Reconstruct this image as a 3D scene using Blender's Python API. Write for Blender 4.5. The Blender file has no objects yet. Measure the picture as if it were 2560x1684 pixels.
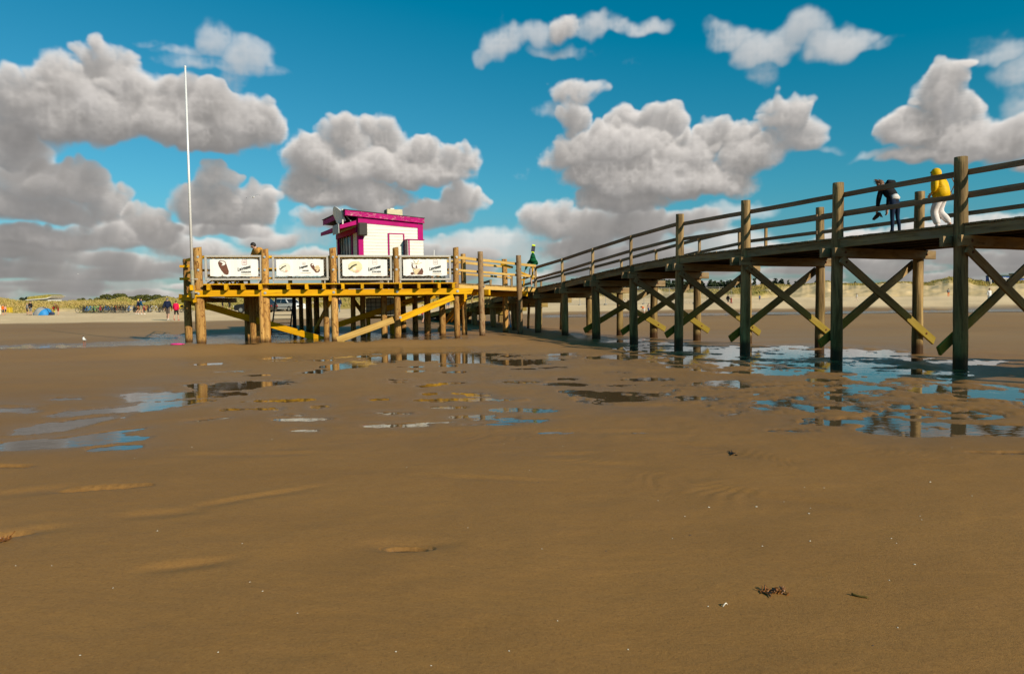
import bpy, bmesh, math, random
import numpy as np
from mathutils import Vector, Matrix, Quaternion, noise as mnoise
R=math.radians
random.seed(5)
SC=bpy.context.scene
COL=SC.collection
# ---------------------------------------------------------------- camera model
F=1800.0; CX=1280.0; CY=842.0; H=1.85
PITCH=math.atan(90/1800.0); ROLL=R(0.7)
def cam_axes():
    f=np.array([0,math.cos(PITCH),-math.sin(PITCH)]); u0=np.array([0,math.sin(PITCH),math.cos(PITCH)]); r0=np.array([1.0,0,0])
    c,s=math.cos(ROLL),math.sin(ROLL)
    return f, c*r0-s*u0, s*r0+c*u0
FW,RT,UP=cam_axes()
EYE=np.array([0,0,H])
def ray(px,py): return FW+RT*((px-CX)/F)-UP*((py-CY)/F)
def azel(px,py):
    d=ray(px,py); return math.degrees(math.atan2(d[0],d[1])), math.degrees(math.atan2(d[2],math.hypot(d[0],d[1])))
def P(px,py,Y):
    d=ray(px,py); return Vector(EYE+d*(Y/d[1]))
def proj(x,y,z):
    dx,dy,dz=x,y,z-H
    w=dx*FW[0]+dy*FW[1]+dz*FW[2]
    return CX+F*(dx*RT[0]+dy*RT[1]+dz*RT[2])/w, CY-F*(dx*UP[0]+dy*UP[1]+dz*UP[2])/w
def solve_t(px,A,d,z,lo,hi):
    # distance along the line A + t d (plan) whose point at height z is seen at image column px
    f=lambda t: proj(A[0]+d[0]*t,A[1]+d[1]*t,z)[0]-px
    a,b=lo,hi; fa=f(a)
    for _ in range(60):
        m=.5*(a+b); fm=f(m)
        if (fm>0)==(fa>0): a,fa=m,fm
        else: b=m
    return .5*(a+b)
# ---------------------------------------------------------------- noise
def _hash(ix,iy,seed):
    n=(ix.astype(np.int64)*374761393+iy.astype(np.int64)*668265263+seed*1442695041)&0xffffffff
    n=((n^(n>>13))*1274126177)&0xffffffff
    n=n^(n>>16)
    return (n&0xffff)/32767.5-1.0
def vnoise(x,y,seed=0):
    x=np.asarray(x,float); y=np.asarray(y,float)
    ix=np.floor(x); iy=np.floor(y); fx=x-ix; fy=y-iy
    ix=ix.astype(np.int64); iy=iy.astype(np.int64)
    fx=fx*fx*fx*(fx*(fx*6-15)+10); fy=fy*fy*fy*(fy*(fy*6-15)+10)
    a=_hash(ix,iy,seed); b=_hash(ix+1,iy,seed); c=_hash(ix,iy+1,seed); d=_hash(ix+1,iy+1,seed)
    return (a*(1-fx)+b*fx)*(1-fy)+(c*(1-fx)+d*fx)*fy
def fbm(x,y,oct=4,seed=0,gain=.5):
    s=0; a=1; t=0
    for o in range(oct):
        s=s+a*vnoise(x*(2**o)+17.3*o,y*(2**o)-9.1*o,seed+o*7); t+=a; a*=gain
    return s/t
def sstep(a,b,x):
    t=np.clip((np.asarray(x,float)-a)/(b-a),0,1); return t*t*(3-2*t)
# ---------------------------------------------------------------- ground level
def base(x,y):
    x=np.asarray(x,float); y=np.asarray(y,float)
    az=x/np.maximum(y,1.0)
    s=sstep(-.07,.09,az)
    zl=np.interp(y+2.0*sstep(-9,-15,x)*sstep(42,36,y),[0,26.3,29.4,39,48,60,93,118,140,400],[0,0,.26,.26,.42,.62,.86,1.02,1.2,1.6])
    zr=np.interp(y,[0,42,55,62,66,100,140,170,400],[0,0,.60,.60,.85,1.35,1.8,2.1,2.6])
    gz=np.interp(y,[0,29,33,42],[0,0,.20,.20])*(1-sstep(2,6,x))*s*(1-sstep(42,48,y))   # sand bank under the gangway
    return zl*(1-s)+zr*s+gz*.7
def hit(px,py):
    d=ray(px,py); lo,hi=2.0,400.0
    t=2.0
    while t<400:
        p=EYE+d*t
        if p[2]<=float(base(p[0],p[1])): break
        t*=1.01
    a,b=t/1.01,t
    for _ in range(30):
        m=.5*(a+b); p=EYE+d*m
        if p[2]<=float(base(p[0],p[1])): b=m
        else: a=m
    p=EYE+d*b
    return Vector(p)
# ---------------------------------------------------------------- objects
WM={}
def link(o,parent=None,M=None):
    M=M or Matrix.Identity(4)
    COL.objects.link(o)
    if parent is not None:
        o.parent=parent; o.matrix_basis=WM[parent].inverted()@M
    else: o.matrix_basis=M
    WM[o]=M.copy()
    return o
def T(x,y=None,z=None,rz=0):
    v=Vector(x) if y is None else Vector((x,y,z))
    return Matrix.Translation(v)@Matrix.Rotation(rz,4,'Z')
def tag(o,label=None,cat=None,group=None,kind=None):
    if label: o['label']=label
    if cat: o['category']=cat
    if group: o['group']=group
    if kind: o['kind']=kind
    return o
def thing(name,label,cat,loc=(0,0,0),rz=0,group=None,M=None):
    o=bpy.data.objects.new(name,None); o.empty_display_size=.2
    link(o,None,M if M is not None else T(Vector(loc),rz=rz)); return tag(o,label,cat,group)
class MB:
    def __init__(s): s.v=[]; s.f=[]; s.m=[]; s.mats=[]
    def mi(s,mat):
        if mat is None: return 0
        if mat not in s.mats: s.mats.append(mat)
        return s.mats.index(mat)
    def add(s,vs,fs,mat=None):
        o=len(s.v); s.v+= [tuple(v) for v in vs]; k=s.mi(mat)
        for f in fs: s.f.append(tuple(i+o for i in f)); s.m.append(k)
    def box(s,c,d,mat=None,M=None):
        c=Vector(c); hx,hy,hz=d[0]/2,d[1]/2,d[2]/2
        vs=[c+Vector((a*hx,b*hy,e*hz)) for e in(-1,1) for b in(-1,1) for a in(-1,1)]
        if M is not None: vs=[M@v for v in vs]
        s.add(vs,[(0,2,3,1),(4,5,7,6),(0,1,5,4),(2,6,7,3),(0,4,6,2),(1,3,7,5)],mat)
    def bbox(s,c,d,ch,mat=None,M=None):
        # box with all edges chamfered
        c=Vector(c); bm=bmesh.new(); bmesh.ops.create_cube(bm,size=1)
        for v in bm.verts: v.co=Vector((v.co.x*d[0],v.co.y*d[1],v.co.z*d[2]))
        bmesh.ops.bevel(bm,geom=bm.edges[:],offset=ch,segments=1,affect='EDGES')
        bm.verts.index_update(); vs=[c+v.co for v in bm.verts]
        if M is not None: vs=[M@v for v in vs]
        s.add(vs,[[v.index for v in f.verts] for f in bm.faces],mat); bm.free()
    def tube(s,p0,p1,r0,r1=None,n=8,mat=None,cap=True):
        p0,p1=Vector(p0),Vector(p1); r1=r0 if r1 is None else r1
        d=(p1-p0); 
        if d.length<1e-6: return
        q=d.to_track_quat('Z','Y'); vs=[]
        for p,r in((p0,r0),(p1,r1)):
            for i in range(n):
                a=2*math.pi*i/n; vs.append(p+q@Vector((math.cos(a)*r,math.sin(a)*r,0)))
        fs=[(i,(i+1)%n,n+(i+1)%n,n+i) for i in range(n)]
        if cap: fs+=[tuple(range(n-1,-1,-1)),tuple(range(n,2*n))]
        s.add(vs,fs,mat)
    def path(s,pts,r,n=6,mat=None):
        for a,b in zip(pts[:-1],pts[1:]): s.tube(a,b,r,r,n,mat)
    def ring(s,c,axis,Rr,r,n=20,m=5,mat=None):
        c=Vector(c); q=Vector(axis).to_track_quat('Z','Y'); vs=[]; fs=[]
        for i in range(n):
            a=2*math.pi*i/n
            for j in range(m):
                b=2*math.pi*j/m; rr=Rr+r*math.cos(b)
                vs.append(c+q@Vector((math.cos(a)*rr,math.sin(a)*rr,r*math.sin(b))))
        for i in range(n):
            for j in range(m):
                fs.append((i*m+j,((i+1)%n)*m+j,((i+1)%n)*m+(j+1)%m,i*m+(j+1)%m))
        s.add(vs,fs,mat)
    def ball(s,c,rad,mat=None,n=10,m=7,keep=None,M=None):
        c=Vector(c); rad=rad if hasattr(rad,'__len__') else (rad,)*3
        vs=[];fs=[]
        for j in range(m+1):
            t=math.pi*j/m
            for i in range(n):
                a=2*math.pi*i/n
                v=Vector((math.sin(t)*math.cos(a)*rad[0],math.sin(t)*math.sin(a)*rad[1],math.cos(t)*rad[2]))
                if M is not None: v=M@v
                vs.append(c+v)
        for j in range(m):
            for i in range(n):
                f=(j*n+i,(j+1)*n+i,(j+1)*n+(i+1)%n,j*n+(i+1)%n)
                if keep is None or keep(sum((vs[k]-c for k in f),Vector())/4): fs.append(f)
        s.add(vs,fs,mat)
    def prism(s,poly,axis,a,b,mat=None):
        # poly: 2-D outline; axis 'x' -> outline in (y,z), 'y' -> (x,z), 'z' -> (x,y)
        def mk(p,t): return {'x':(t,p[0],p[1]),'y':(p[0],t,p[1]),'z':(p[0],p[1],t)}[axis]
        n=len(poly); vs=[mk(p,a) for p in poly]+[mk(p,b) for p in poly]
        fs=[(i,(i+1)%n,n+(i+1)%n,n+i) for i in range(n)]+[tuple(range(n-1,-1,-1)),tuple(range(n,2*n))]
        s.add(vs,fs,mat)
    def mesh(s,name,mat=None,smooth=False,fix=True):
        me=bpy.data.meshes.new(name); me.from_pydata(s.v,[],s.f)
        for m in (s.mats or ([mat] if mat else [])): me.materials.append(m)
        if s.mats: me.polygons.foreach_set('material_index',s.m)
        if smooth: me.polygons.foreach_set('use_smooth',[True]*len(s.f))
        if fix:
            bm=bmesh.new(); bm.from_mesh(me); bmesh.ops.recalc_face_normals(bm,faces=bm.faces[:]); bm.to_mesh(me); bm.free()
        me.update(); return me
    def build(s,name,mat=None,parent=None,M=None,smooth=False):
        o=bpy.data.objects.new(name,s.mesh(name,mat,smooth)); return link(o,parent,M)
def frame_M(p0,p1,up=(0,0,1)):
    p0,p1=Vector(p0),Vector(p1); z=(p1-p0).normalized(); up=Vector(up)
    x=up.cross(z)
    if x.length<1e-4: x=Vector((1,0,0)).cross(z) if abs(z.x)<.9 else Vector((0,1,0)).cross(z)
    x.normalize(); y=z.cross(x)
    M=Matrix((x,y,z)).transposed().to_4x4(); M.translation=p0
    return M,(p1-p0).length
def beam(name,p0,p1,w,h,mat,parent,up=(0,0,1),ch=.012,cut0=0,cut1=0,jit=.006):
    # sawn timber: local z along its length, x its thickness w, y its height h
    M,L=frame_M(p0,p1,up); n=max(2,int(L/.8)); mb=MB()
    prof=[(-w/2+ch,-h/2),(w/2-ch,-h/2),(w/2,-h/2+ch),(w/2,h/2-ch),(w/2-ch,h/2),(-w/2+ch,h/2),(-w/2,h/2-ch),(-w/2,-h/2+ch)]
    vs=[];fs=[]
    for k in range(n+1):
        t=k/n; jx,jy=(random.uniform(-jit,jit),random.uniform(-jit,jit))
        for (x,y) in prof:
            z=t*L
            if k==0: z+=cut0*(y/h)
            if k==n: z+=cut1*(y/h)
            vs.append((x+jx,y+jy,z))
    for k in range(n):
        for i in range(8): fs.append((k*8+i,k*8+(i+1)%8,(k+1)*8+(i+1)%8,(k+1)*8+i))
    fs+=[tuple(range(7,-1,-1)),tuple(range(n*8,n*8+8))]
    mb.add(vs,fs); return mb.build(name,mat,parent,M)
def log(name,p0,p1,r0,r1,mat,parent,lump=.06,slant=.0,seed=0,n=18):
    # round pile with an uneven skin and a sawn top
    M,L=frame_M(p0,p1,(0,1,0)); rings=max(8,int(L/.16)); vs=[];fs=[]
    rg=random.Random(seed); ph=rg.uniform(0,50); bend=rg.uniform(-.02,.02); be2=rg.uniform(-.02,.02)
    for k in range(rings+1):
        t=k/rings; r=r0+(r1-r0)*t; ox=bend*math.sin(t*math.pi); oy=be2*math.sin(t*math.pi*1.3)
        for i in range(n):
            a=2*math.pi*i/n
            q=mnoise.noise(Vector((math.cos(a)*1.3+ph,math.sin(a)*1.3,t*L*1.1)))+.5*mnoise.noise(Vector((math.cos(a)*4+ph,math.sin(a)*4,t*L*3.1)))
            rr=r*(1+lump*q); z=t*L+(slant*math.cos(a-1) if k==rings else 0)
            vs.append((ox+rr*math.cos(a),oy+rr*math.sin(a),z))
    for k in range(rings):
        for i in range(n): fs.append((k*n+i,k*n+(i+1)%n,(k+1)*n+(i+1)%n,(k+1)*n+i))
    top=list(range(rings*n,rings*n+n)); 
    mb=MB(); mb.add(vs,fs+[tuple(range(n-1,-1,-1)),tuple(top)])
    o=mb.build(name,mat,parent,M)
    me=o.data
    me.polygons.foreach_set('use_smooth',[len(p.vertices)==4 for p in me.polygons])
    return o
def bolt(p,axis,r,mat,parent):
    mb=MB(); a=Vector(axis).normalized(); p=Vector(p)
    mb.tube(p-a*.02,p+a*.012,r,r,10); mb.tube(p+a*.012,p+a*.03,r*.5,r*.45,6)
    return mb.build('bolt',mat,parent)
# ---------------------------------------------------------------- materials
def newmat(name):
    m=bpy.data.materials.new(name); m.use_nodes=True; nt=m.node_tree; nt.nodes.clear()
    out=nt.nodes.new('ShaderNodeOutputMaterial'); b=nt.nodes.new('ShaderNodeBsdfPrincipled')
    nt.links.new(b.outputs[0],out.inputs[0]); return m,nt,b
class N:
    def __init__(s,nt): s.nt=nt
    def n(s,t,**k):
        o=s.nt.nodes.new(t)
        for a,b in k.items(): setattr(o,a,b)
        return o
    def L(s,a,b): s.nt.links.new(a,b)
    def val(s,x,sock):
        if isinstance(x,(int,float,tuple,list)): sock.default_value=x
        else: s.L(x,sock)
    def math(s,op,a,b=0,c=None,clamp=False):
        o=s.n('ShaderNodeMath',operation=op,use_clamp=clamp); s.val(a,o.inputs[0]); s.val(b,o.inputs[1])
        if c is not None: s.val(c,o.inputs[2])
        return o.outputs[0]
    def noise(s,vec,scale,detail=4,rough=.55,dist=0):
        o=s.n('ShaderNodeTexNoise'); o.inputs['Scale'].default_value=scale; o.inputs['Detail'].default_value=detail
        o.inputs['Roughness'].default_value=rough; o.inputs['Distortion'].default_value=dist
        if vec is not None: s.L(vec,o.inputs['Vector'])
        return o.outputs['Fac']
    def mapping(s,vec,scale=(1,1,1),loc=(0,0,0),rot=(0,0,0)):
        o=s.n('ShaderNodeMapping'); o.inputs['Scale'].default_value=scale; o.inputs['Rotation'].default_value=rot
        s.val(loc,o.inputs['Location']); s.L(vec,o.inputs['Vector']); return o.outputs[0]
    def ramp(s,fac,stops):
        o=s.n('ShaderNodeValToRGB'); e=o.color_ramp.elements
        while len(e)<len(stops): e.new(.5)
        for i,(p,c) in enumerate(stops): e[i].position=p; e[i].color=(*c,1) if len(c)==3 else c
        s.L(fac,o.inputs[0]); return o.outputs[0]
    def mix(s,f,a,b,mode='MIX'):
        o=s.n('ShaderNodeMix',data_type='RGBA',blend_type=mode); s.val(f,o.inputs[0])
        for x,k in((a,6),(b,7)):
            if isinstance(x,(tuple,list)): o.inputs[k].default_value=(*x,1) if len(x)==3 else x
            else: s.L(x,o.inputs[k])
        return o.outputs[2]
    def mrange(s,v,a,b,c=0,d=1,smooth=False):
        o=s.n('ShaderNodeMapRange'); o.interpolation_type='SMOOTHSTEP' if smooth else 'LINEAR'
        s.val(v,o.inputs[0])
        for i,x in enumerate((a,b,c,d)): o.inputs[i+1].default_value=x
        return o.outputs[0]
    def bump(s,h,strength,dist,b,normal=None):
        o=s.n('ShaderNodeBump'); o.inputs['Strength'].default_value=strength; o.inputs['Distance'].default_value=dist
        s.L(h,o.inputs['Height'])
        if normal is not None: s.L(normal,o.inputs['Normal'])
        s.L(o.outputs[0],b.inputs['Normal']); return o.outputs[0]
_mc={}
def plain(name,col,rough=.7,metal=0,var=.12,scale=9,spec=.4,bump=0):
    key=name
    if key in _mc: return _mc[key]
    m,nt,b=newmat(name); g=N(nt); tc=g.n('ShaderNodeTexCoord').outputs['Object']
    f=g.noise(tc,scale,4); lo=tuple(max(0,c*(1-var)) for c in col); hi=tuple(min(1,c*(1+var)) for c in col)
    g.L(g.ramp(f,[(.3,lo),(.7,hi)]),b.inputs['Base Color']); b.inputs['Roughness'].default_value=rough
    b.inputs['Metallic'].default_value=metal; b.inputs['Specular IOR Level'].default_value=spec
    if bump: g.bump(g.noise(tc,scale*4,3),.5,bump,b)
    _mc[key]=m; return m
def wood(name,dark,light,streak=(.05,.03,.02),log_patch=None,algae=0,rough=.75,var=.25,wet=0,grey=None,cracks=.5):
    if name in _mc: return _mc[name]
    m,nt,b=newmat(name); g=N(nt); tc=g.n('ShaderNodeTexCoord').outputs['Object']
    rnd=g.n('ShaderNodeObjectInfo').outputs['Random']
    off=g.n('ShaderNodeCombineXYZ'); g.L(g.math('MULTIPLY',rnd,37.0),off.inputs[2]); g.L(g.math('MULTIPLY',rnd,11.0),off.inputs[0])
    v1=g.mapping(tc,(5,5,.55),off.outputs[0]); v2=g.mapping(tc,(26,26,1.3),off.outputs[0]); v3=g.mapping(tc,(3.2,3.2,1.5),off.outputs[0])
    n1=g.noise(v1,1,5,.6,.6); n2=g.noise(v2,1,5,.6,.3); n3=g.noise(v3,1,4,.6,.4)
    c=g.ramp(n1,[(.34,dark),(.66,light)])
    c=g.mix(g.math('MULTIPLY',g.mrange(n2,.54,.72),cracks),c,streak)
    hv=g.mrange(rnd,0,1,1-var,1+var*.55); hs=g.n('ShaderNodeHueSaturation'); g.L(hv,hs.inputs['Value']); g.L(c,hs.inputs['Color']); c=hs.outputs[0]
    if grey: c=g.mix(g.mrange(n3,.46,.66),c,grey)
    if log_patch:
        p2=g.noise(g.mapping(tc,(7,7,2.6),off.outputs[0]),1,5,.7,1.2)
        c=g.mix(g.mrange(p2,.52,.60),c,log_patch)
        kn=g.noise(g.mapping(tc,(9,9,5.5),off.outputs[0]),1,2,.5,.2)
        c=g.mix(g.mrange(kn,.66,.72),c,tuple(q*.4 for q in log_patch))
    pos=g.n('ShaderNodeNewGeometry').outputs['Position']; sx=g.n('ShaderNodeSeparateXYZ'); g.L(pos,sx.inputs[0]); z=sx.outputs[2]
    if algae:
        lvl=g.math('ADD',z,g.math('MULTIPLY',g.math('SUBTRACT',n3,.5),-1.8))
        c=g.mix(g.math('MULTIPLY',g.mrange(lvl,2.5,.7,0,1,True),algae),c,g.mix(n1,(.17,.115,.010),(.31,.215,.018)))
    rg=b.inputs['Roughness']; rg.default_value=rough
    if wet:
        lv=g.math('ADD',z,g.math('MULTIPLY',n3,-.35)); w=g.mrange(lv,.30,.05,0,1,True)
        c=g.mix(g.math('MULTIPLY',w,wet),c,(.045,.018,.008)); g.L(g.mrange(w,0,1,rough,.35),rg)
    g.L(c,b.inputs['Base Color']); b.inputs['Specular IOR Level'].default_value=.15
    g.bump(g.math('ADD',n2,g.math('MULTIPLY',n1,1.2)),.7,.012,b)
    _mc[name]=m; return m
M_NEW=wood('honey timber',(.54,.245,.002),(.76,.40,.005),(.22,.085,.008),var=.30,cracks=.75)
M_PALE=wood('pale new timber',(.50,.29,.075),(.66,.42,.13),(.22,.11,.03),var=.12,cracks=.5)
M_LOG=wood('peeled log',(.36,.17,.04),(.58,.33,.10),(.12,.045,.012),log_patch=(.20,.085,.025),wet=.85,var=.28,cracks=.75)
M_OLD=wood('weathered plank',(.19,.115,.05),(.42,.28,.125),(.03,.018,.010),algae=.9,var=.25,grey=(.28,.20,.115),cracks=.9)
M_OLDLOG=wood('weathered pile',(.11,.066,.028),(.42,.275,.115),(.018,.011,.006),algae=.18,wet=.9,var=.2,cracks=.9)
M_RAIL=wood('weathered rail',(.19,.105,.055),(.36,.22,.12),(.05,.03,.018),var=.2,grey=(.27,.18,.11),cracks=.7)
M_DARKW=wood('tarred old timber',(.035,.024,.015),(.075,.052,.03),(.012,.008,.005),algae=.35,var=.2)
M_BOLT=plain('zinc bolt',(.62,.60,.56),.35,.6)
M_RUST=plain('rusty bolt',(.17,.055,.018),.85,.2,.35)
M_STEEL=plain('galvanised steel',(.50,.46,.40),.5,.25,.12,14)
M_POLE=plain('painted pole',(.78,.77,.75),.35,.15,.05)
M_BLACK=plain('black steel',(.012,.012,.013),.5,.3)
SUN_E=5.0; SKYS=.07; CLOUDS_S=1.0; EXPO=0.0
# ================================================================ TIMBER PIER
PA=Vector((11.19,18.0,0)); PD=Vector((-.445,.896,0)).normalized(); PW=Vector((PD.y,-PD.x,0))
def pt(t,w,z): return PA+PD*t+PW*w+Vector((0,0,z))
BT=[-7.2,-3.6,0,3.615,7.31,10.76,13.67,16.6,19.33,22.08,24.9,27.7,30.5,33.3,36.1,38.9,41.5]
def deckz(t): return float(np.interp(t,[-10,0,3.6,7.3,10.8,13.67,16.6,19.33,22.08,42],[3.78,3.63,3.58,3.53,3.49,3.30,3.03,2.76,2.54,.72]))
def railh(t): return float(np.interp(t,[0,11,22],[1.32,1.26,1.10]))
def pierW(t): return 3.85-.03*max(0,min(t,22))
pier=thing('timber_pier','long weathered timber pier on round piles with crossed braces, sloping down towards the platform','pier',pt(0,0,0))
def span(name,w,dz,ww,hh,mat,t0=-8,t1=41.5,step=None,cut=None):
    ts=[t0]+[t for t in BT if t0+.3<t<t1-.3]+[t1]
    for a,b in zip(ts[:-1],ts[1:]):
        wa=w(a) if callable(w) else w; wb=w(b) if callable(w) else w
        da=dz(a) if callable(dz) else dz; db=dz(b) if callable(dz) else dz
        beam(name,pt(a+.004,wa,deckz(a)+da),pt(b-.004,wb,deckz(b)+db),ww,hh,mat,pier)
# deck planks, one by one across the pier, in one deck
mb=MB(); rg=random.Random(3); t=-8.0
while t<41.4:
    wd=rg.uniform(.135,.15); a=t+.004; b=t+wd-.006; z=deckz(t+wd/2); W=pierW(t); e0=-.10+rg.uniform(-.025,.02); e1=W+.10+rg.uniform(-.02,.025); zz=z+rg.uniform(-.006,.006)
    M,_=frame_M(pt(t,0,deckz(t)),pt(t+wd,0,deckz(t+wd)))
    vs=[pt(a,e0,zz-.05),pt(b,e0,zz-.05),pt(b,e1,zz-.05),pt(a,e1,zz-.05),pt(a,e0,zz),pt(b,e0,zz),pt(b,e1,zz),pt(a,e1,zz)]
    mb.add(vs,[(0,3,2,1),(4,5,6,7),(0,1,5,4),(1,2,6,5),(2,3,7,6),(3,0,4,7)]); t+=wd
Mi=Matrix.Identity(4)
o=mb.build('deck',M_OLD,pier,Mi)
# edge boards and inner stringers
span('edge_board',-.03,-.05-.13,.055,.25,M_OLD); span('edge_board',lambda t:pierW(t)+.03,-.18,.055,.25,M_OLD)
for q in(.25,.5,.75): span('stringer',lambda t,q=q:pierW(t)*q,-.17,.11,.22,M_DARKW)
bs=0
for t in BT:
    z=deckz(t); W=pierW(t); bs+=1; old=M_OLDLOG
    g0=float(base(*pt(t,0,0).xy))-.6; g1=float(base(*pt(t,W,0).xy))-.6
    tall=t<11
    r=.165 if tall else .175
    if t==16.6: r=.19
    topz={0:5.27,3.615:5.18,7.31:5.14,10.76:5.07}.get(t,z+1.62) if tall else z-.07
    lean=Vector((rg.uniform(-.03,.03),rg.uniform(-.03,.03),0))
    log('post',pt(t,.02,g0)-lean,pt(t,.02,topz)+lean,r*1.06,r*.92,old,pier,seed=bs)
    log('post',pt(t,W-.02,g1)+lean,pt(t,W-.02,(z+1.55) if tall else z-.07)-lean,r*1.02,r*.88,old,pier,seed=bs+50)
    if t>36: continue
    # paired cap beams gripping the posts
    for sd in(-1,1):
        off=sd*(r+.055)
        c=beam('cap_beam',pt(t+off,-.42,z-.30-.14),pt(t+off,W+.42,z-.30-.14),.10,.27,M_OLD,pier)
        for w in(.02,W-.02):
            bolt(pt(t+off+sd*.05,w,z-.44),PD*sd,.038,M_RUST,c)
    if -4<t<17:
        zt=z-.72; zb=.52
        br=beam('brace',pt(t-r-.075,-.12,zt+.10),pt(t-r-.075,W+.42,zb-.10),.075,.25,M_OLD,pier)
        for w in(.05,W): bolt(pt(t-r-.115,w,np.interp(w,[-.12,W+.42],[zt+.1,zb-.1])),-PD,.035,M_RUST,br)
        br=beam('brace',pt(t+r+.075,W+.06,zt+.02),pt(t+r+.075,-.42,zb-.06),.075,.25,M_OLD,pier)
        bolt(pt(t+r-.01,W,zt),-PD,.035,M_RUST,br)
    if not tall:
        for w,s in((-.11,-1),(W+.11,1)):
            beam('baluster',pt(t,w,z-.62),pt(t,w,z+railh(t)-.02),.075,.13,M_OLD,pier,up=PW)
for a,b in zip(BT[:-1],BT[1:]):
    for side in(0,1):
        wa=(.12 if a<10.7 else -.05) if side==0 else (pierW(a)-.16 if a<10.7 else pierW(a)+.05)
        if side==0 and a>21 and a<26: continue
        for h,hh,ww in((0,.145,.055),(-.57,.13,.05)):
            za=deckz(a)+railh(a)+h; zb=deckz(b)+railh(b)+h
            beam('rail',pt(a+.003,wa,za-.06),pt(b-.003,wa,zb-.06),ww,hh,M_RAIL,pier)
# spare upright pair on the far rail where the level part ends
for tt in(9.9,11.3): beam('baluster',pt(tt,pierW(tt)+.08,deckz(tt)-.4),pt(tt,pierW(tt)+.08,deckz(tt)+1.22),.075,.13,M_OLD,pier,up=PW)

# ================================================================ PLATFORM
BA=Vector((-13.0,30.0,0)); BE=Vector((.979,.2045,0)).normalized(); BN=Vector((-BE.y,BE.x,0))
def fp(s,w,z): return BA+BE*s+BN*w+Vector((0,0,z))
DZ=2.70
def s_at(px,z=2.4,w=0): 
    A=fp(0,w,0); return solve_t(px,(A.x,A.y),(BE.x,BE.y),z,-4,16)
plat=thing('timber_platform','broad new honey coloured timber platform on peeled log piles beside the pier','platform',fp(5,0,.26))
FRONT=[(500,.205,.175,4.22),(665,.165,.155,4.16),(835,.15,.145,4.22),(992,.155,.13,4.24),(1142,.135,.125,4.25)]
FS=[]
for i,(px,r0,r1,tz) in enumerate(FRONT):
    s=s_at(px); FS.append(s); g=float(base(*fp(s,0,0).xy))-.5
    lg=log('post',fp(s,0,g),fp(s+(-.02 if i else -.06),0,tz),r0,r1,M_LOG,plat,lump=.11 if i==0 else .07,slant=.03,seed=200+i)
    for z in(3.82,3.28,): bolt(fp(s,-r1-.015,z),-BN,.05,M_BOLT,lg)
SL,SR=s_at(474),s_at(1179)
# front and back clamp beams
fb=beam('front_beam',fp(SL,-.235,2.305),fp(SR,-.235,2.305),.11,.26,M_NEW,plat,cut0=.12,cut1=.12,ch=.01)
for s in FS: bolt(fp(s,-.30,2.31),-BN,.055,M_BOLT,fb)
beam('back_beam',fp(SL-.1,.24,2.29),fp(SR-.1,.24,2.29),.11,.26,M_NEW,plat)
lowb=beam('side_beam',P(449,742,30.9),P(505,748,30.3),.10,.24,M_NEW,plat)
for w in(3.2,6.4,9.4): beam('cross_beam',fp(.3+w*.05,w,2.29),fp(SR-.4,w,2.29),.12,.26,M_NEW,plat)
# joists
js=[s_at(p) for p in(487,528,571,612,655,724,769,812,858,906,953,1000,1045,1095,1130)]
for i,s in enumerate(js): beam('joist',fp(s,-.60,2.548),fp(s-.12*(i<2),10.2,2.548),.125,.215,M_NEW,plat,jit=.003)
# deck boards, parallel to the front, in one deck
mb=MB(); rg=random.Random(8); w=-.42
while w<10.3:
    bw=.14; a=fp(-.35-w*.02 if w>.3 else .17,w+.004,0); e=10.75-.05*max(w,0)
    for (x0,x1) in((-.30 if w>.2 else FS[0]+.22,FS[2]+rg.uniform(-1,1)),(None,e)):
        x0=x1_ if x0 is None else x0; x1_=x1+.006
        z=DZ+rg.uniform(-.004,.004)
        vs=[fp(x0,w+.004,z-.045),fp(x1,w+.004,z-.045),fp(x1,w+bw-.004,z-.045),fp(x0,w+bw-.004,z-.045)]; vs+=[v+Vector((0,0,.045)) for v in vs]
        mb.add(vs,[(0,3,2,1),(4,5,6,7),(0,1,5,4),(1,2,6,5),(2,3,7,6),(3,0,4,7)])
    w+=bw
mb.build('deck',M_NEW,plat)
# piles standing further back, found by where their feet meet the sand
BACK=[(473,852,.15,3.86),(620,847,.14,2.4),(633,849,.14,2.4),(645,846,.14,2.4),(656,854,.10,2.4),(754,829,.12,2.4),(774,829,.17,2.4),(793,832,.15,2.4),(816,846,.125,2.4),(885,838,.12,2.4),(909,838,.13,2.4),(962,843,.14,2.4),(1008,830,.16,2.4),(1038,832,.14,2.4),(1070,834,.16,2.4),(1107,838,.15,2.4)]
for i,(px,py,r,tz) in enumerate(BACK):
    p=hit(px,py); q=Vector((p.x,p.y,tz if tz<3 else tz))
    log('post',p-Vector((0,0,.5)),q,r*1.08,r*.95,M_LOG,plat,lump=.08,seed=300+i)
# transverse beams seen as butt ends under the front beam
for px in(490,826,1161):
    s=s_at(px); beam('cross_beam',fp(s,-.36,2.06),fp(s,9.6,2.06),.12,.23,M_NEW,plat)
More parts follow.
